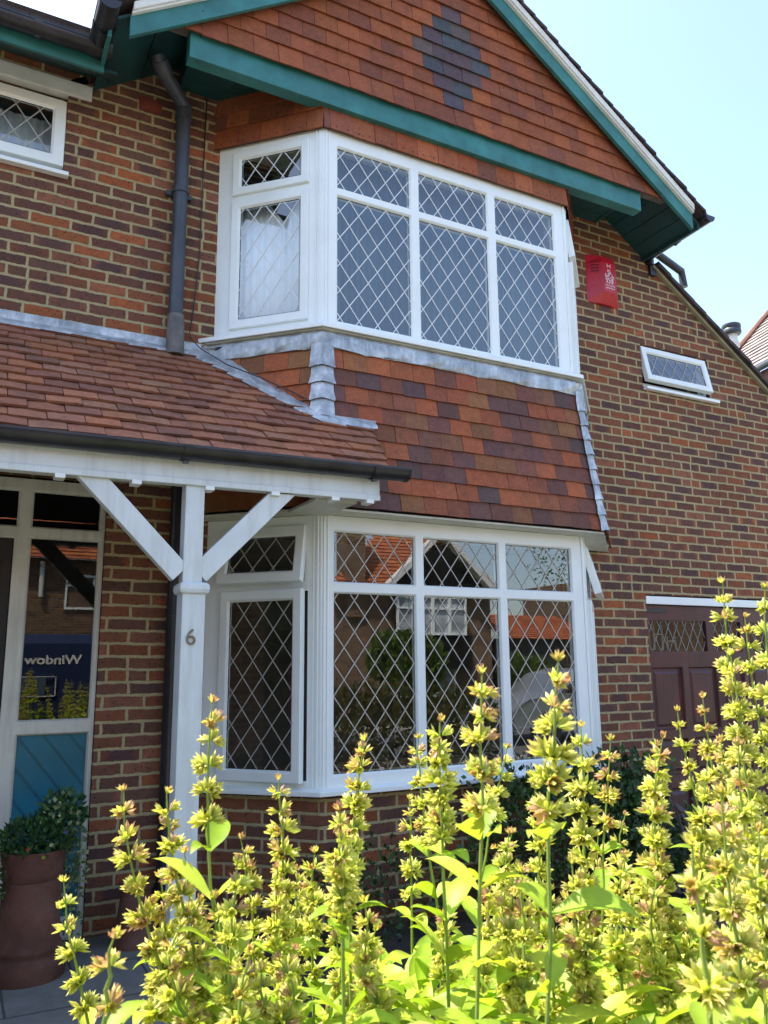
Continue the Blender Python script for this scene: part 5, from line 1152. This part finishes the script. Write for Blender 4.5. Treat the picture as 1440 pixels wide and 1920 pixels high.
# van with lettering
VN=thing('blue_van','dark blue panel van with pale lettering, mirrored in the door glass','van',(-.3,-7.9,.104))
mb=MB(); sec=[(-7.02,.42),(-7.0,1.0),(-7.02,1.35),(-7.10,1.95),(-7.22,2.08),(-8.58,2.08),(-8.70,1.95),(-8.78,1.35),(-8.80,1.0),(-8.78,.42)]
mb.loft([[(x,y,.42+(z-.42)*k) for y,z in sec] for x,k in ((2.25,.94),(2.3,.90),(2.25,1),(-1.1,1),(-1.75,.985),(-2.35,.60),(-2.95,.52),(-3.05,.40))][2:]+[],caps=True)
vb=mb.build('body',M['vanblue'],VN,bevel=.03,seg=3,smooth=True,angle=30)
for x in (1.4,-2.2):
    for y in (-7.05,-8.75):
        mb=MB(); mb.loft([[(x+.33*math.cos(a*.2618),yy,.434+.33*math.sin(a*.2618)) for a in range(24)] for yy in (y-.1,y+.1)],caps=True); w=mb.build('wheel',M['tyre'],VN,smooth=True,angle=40)
        mb=MB(); mb.loft([[(x+.2*math.cos(a*.2618),yy,.434+.2*math.sin(a*.2618)) for a in range(24)] for yy in (y-.105,y+.105)],caps=True); mb.build('rim',M['carsilver'],w)
mb=MB(); mb.hexa([(-1.2,-6.995,1.35),(-1.75,-6.995,1.35),(-1.65,-7.05,1.85),(-1.2,-7.05,1.9),(-1.2,-7.04,1.35),(-1.75,-7.04,1.35),(-1.65,-7.1,1.85),(-1.2,-7.1,1.9)]); mb.build('side_window',M['rubber'],VN)
cu=bpy.data.curves.new('sign','FONT'); cu.body='Window'; cu.size=.168; cu.extrude=.002; cu.offset=.0042
tmp=bpy.data.objects.new('sign',cu); COL.objects.link(tmp); bpy.context.view_layer.update(); dg=bpy.context.evaluated_depsgraph_get(); me=bpy.data.meshes.new_from_object(tmp.evaluated_get(dg)); bpy.data.objects.remove(tmp)
wd=max(v.co.x for v in me.vertices); me.transform(Matrix.Translation((1.60,-7.055,1.675))@Matrix.Rotation(math.pi,4,'Z')@Matrix.Rotation(R(84),4,'X')@Matrix.Diagonal((.74/wd,1,1,1))); link('lettering',me,M['render'],VN)
mb=MB()
for x0,x1,z0,z1 in ((.55,1.28,1.50,1.512),(.55,1.28,1.24,1.252),(1.27,1.282,1.24,1.512)): mb.box(x0,x1,-7.012,-6.99,z0,z1)
mb.build('sign_panel_outline',M['render'],VN); mb=MB(); mb.box(.8,1.15,-7.01,-6.992,1.26,1.49); mb.build('sign_panel',M['curtainblue'],VN)
CR_=thing('silver_car','silver hatchback parked on the road, faintly mirrored in the lower right bay pane','car',(11.4,-9.6,.104))
mb=MB(); P_=[(9.4,.45),(9.35,.75),(9.7,.95),(10.4,1.02),(11.0,1.42),(11.6,1.53),(12.5,1.48),(13.2,1.08),(13.35,.9),(13.35,.42)]
mb.loft([[(x,y,z if z<1.05 else 1.02+(z-1.02)*k) for x,z in P_] for y,k in ((-8.72,.96),(-8.68,1),(-10.42,1),(-10.46,.96))],caps=True); mb.build('body',M['carsilver'],CR_,bevel=.05,seg=3,smooth=True,angle=35)
mb=MB(); mb.loft([[(10.55,y,1.05),(11.1,y,1.38),(12.45,y,1.40),(13.0,y,1.07)] for y in (-8.675,-8.66)],caps=True); mb.build('side_window',M['rubber'],CR_)
for x in (10.15,12.6):
    for y in (-8.78,-10.36): mb=MB(); mb.loft([[(x+.31*math.cos(a*.2618),yy,.414+.31*math.sin(a*.2618)) for a in range(24)] for yy in (y-.1,y+.1)],caps=True); mb.build('wheel',M['tyre'],CR_,smooth=True,angle=40)
# ------------------------------------------------------------------ camera, light, render
cam=bpy.data.cameras.new('camera'); co=bpy.data.objects.new('camera',cam); COL.objects.link(co); S.camera=co
yw,pi_,ro=R(27.979),R(10.861),R(-.5404)
f=V((math.sin(yw)*math.cos(pi_),math.cos(yw)*math.cos(pi_),math.sin(pi_))); rt=V((math.cos(yw),-math.sin(yw),0)); upv=rt.cross(f)
r2=rt*math.cos(ro)+upv*math.sin(ro); u2=-rt*math.sin(ro)+upv*math.cos(ro)
co.matrix_world=Matrix(((r2.x,u2.x,-f.x,0),(r2.y,u2.y,-f.y,-4.83),(r2.z,u2.z,-f.z,1.6),(0,0,0,1)))
cam.sensor_fit='HORIZONTAL'; cam.sensor_width=36; cam.lens=36*1508.67/1440; cam.clip_end=1000; cam.clip_start=.05; cam.dof.use_dof=True; cam.dof.focus_distance=4.6; cam.dof.aperture_fstop=15
SUN_EL,SUN_AZ=60,-48   # azimuth measured from +Y towards +X
w=bpy.data.worlds.new('World'); S.world=w; w.use_nodes=True; nt=w.node_tree; bg=nt.nodes['Background']
sk=nt.nodes.new('ShaderNodeTexSky'); sk.sky_type='NISHITA'; sk.sun_disc=False; sk.sun_elevation=R(SUN_EL); sk.sun_rotation=R(SUN_AZ); sk.air_density=1.0; sk.dust_density=1.8; sk.ozone_density=1.0
nt.links.new(sk.outputs[0],bg.inputs[0]); bg.inputs[1].default_value=.15
sl=bpy.data.lights.new('sun','SUN'); sl.energy=4.2; sl.angle=R(.53); sl.color=(1,.95,.86); so=bpy.data.objects.new('sun',sl); COL.objects.link(so)
dirv=V((math.sin(R(SUN_AZ))*math.cos(R(SUN_EL)),math.cos(R(SUN_AZ))*math.cos(R(SUN_EL)),math.sin(R(SUN_EL)))); so.rotation_euler=dirv.to_track_quat('Z','Y').to_euler()
S.render.engine='CYCLES'; S.cycles.max_bounces=8; S.cycles.diffuse_bounces=4; S.cycles.transparent_max_bounces=12; S.cycles.sample_clamp_indirect=8
S.view_settings.view_transform='Standard'; S.view_settings.look='None'; S.view_settings.gamma=1; S.view_settings.exposure=1.74
S.render.resolution_x=768; S.render.resolution_y=1024
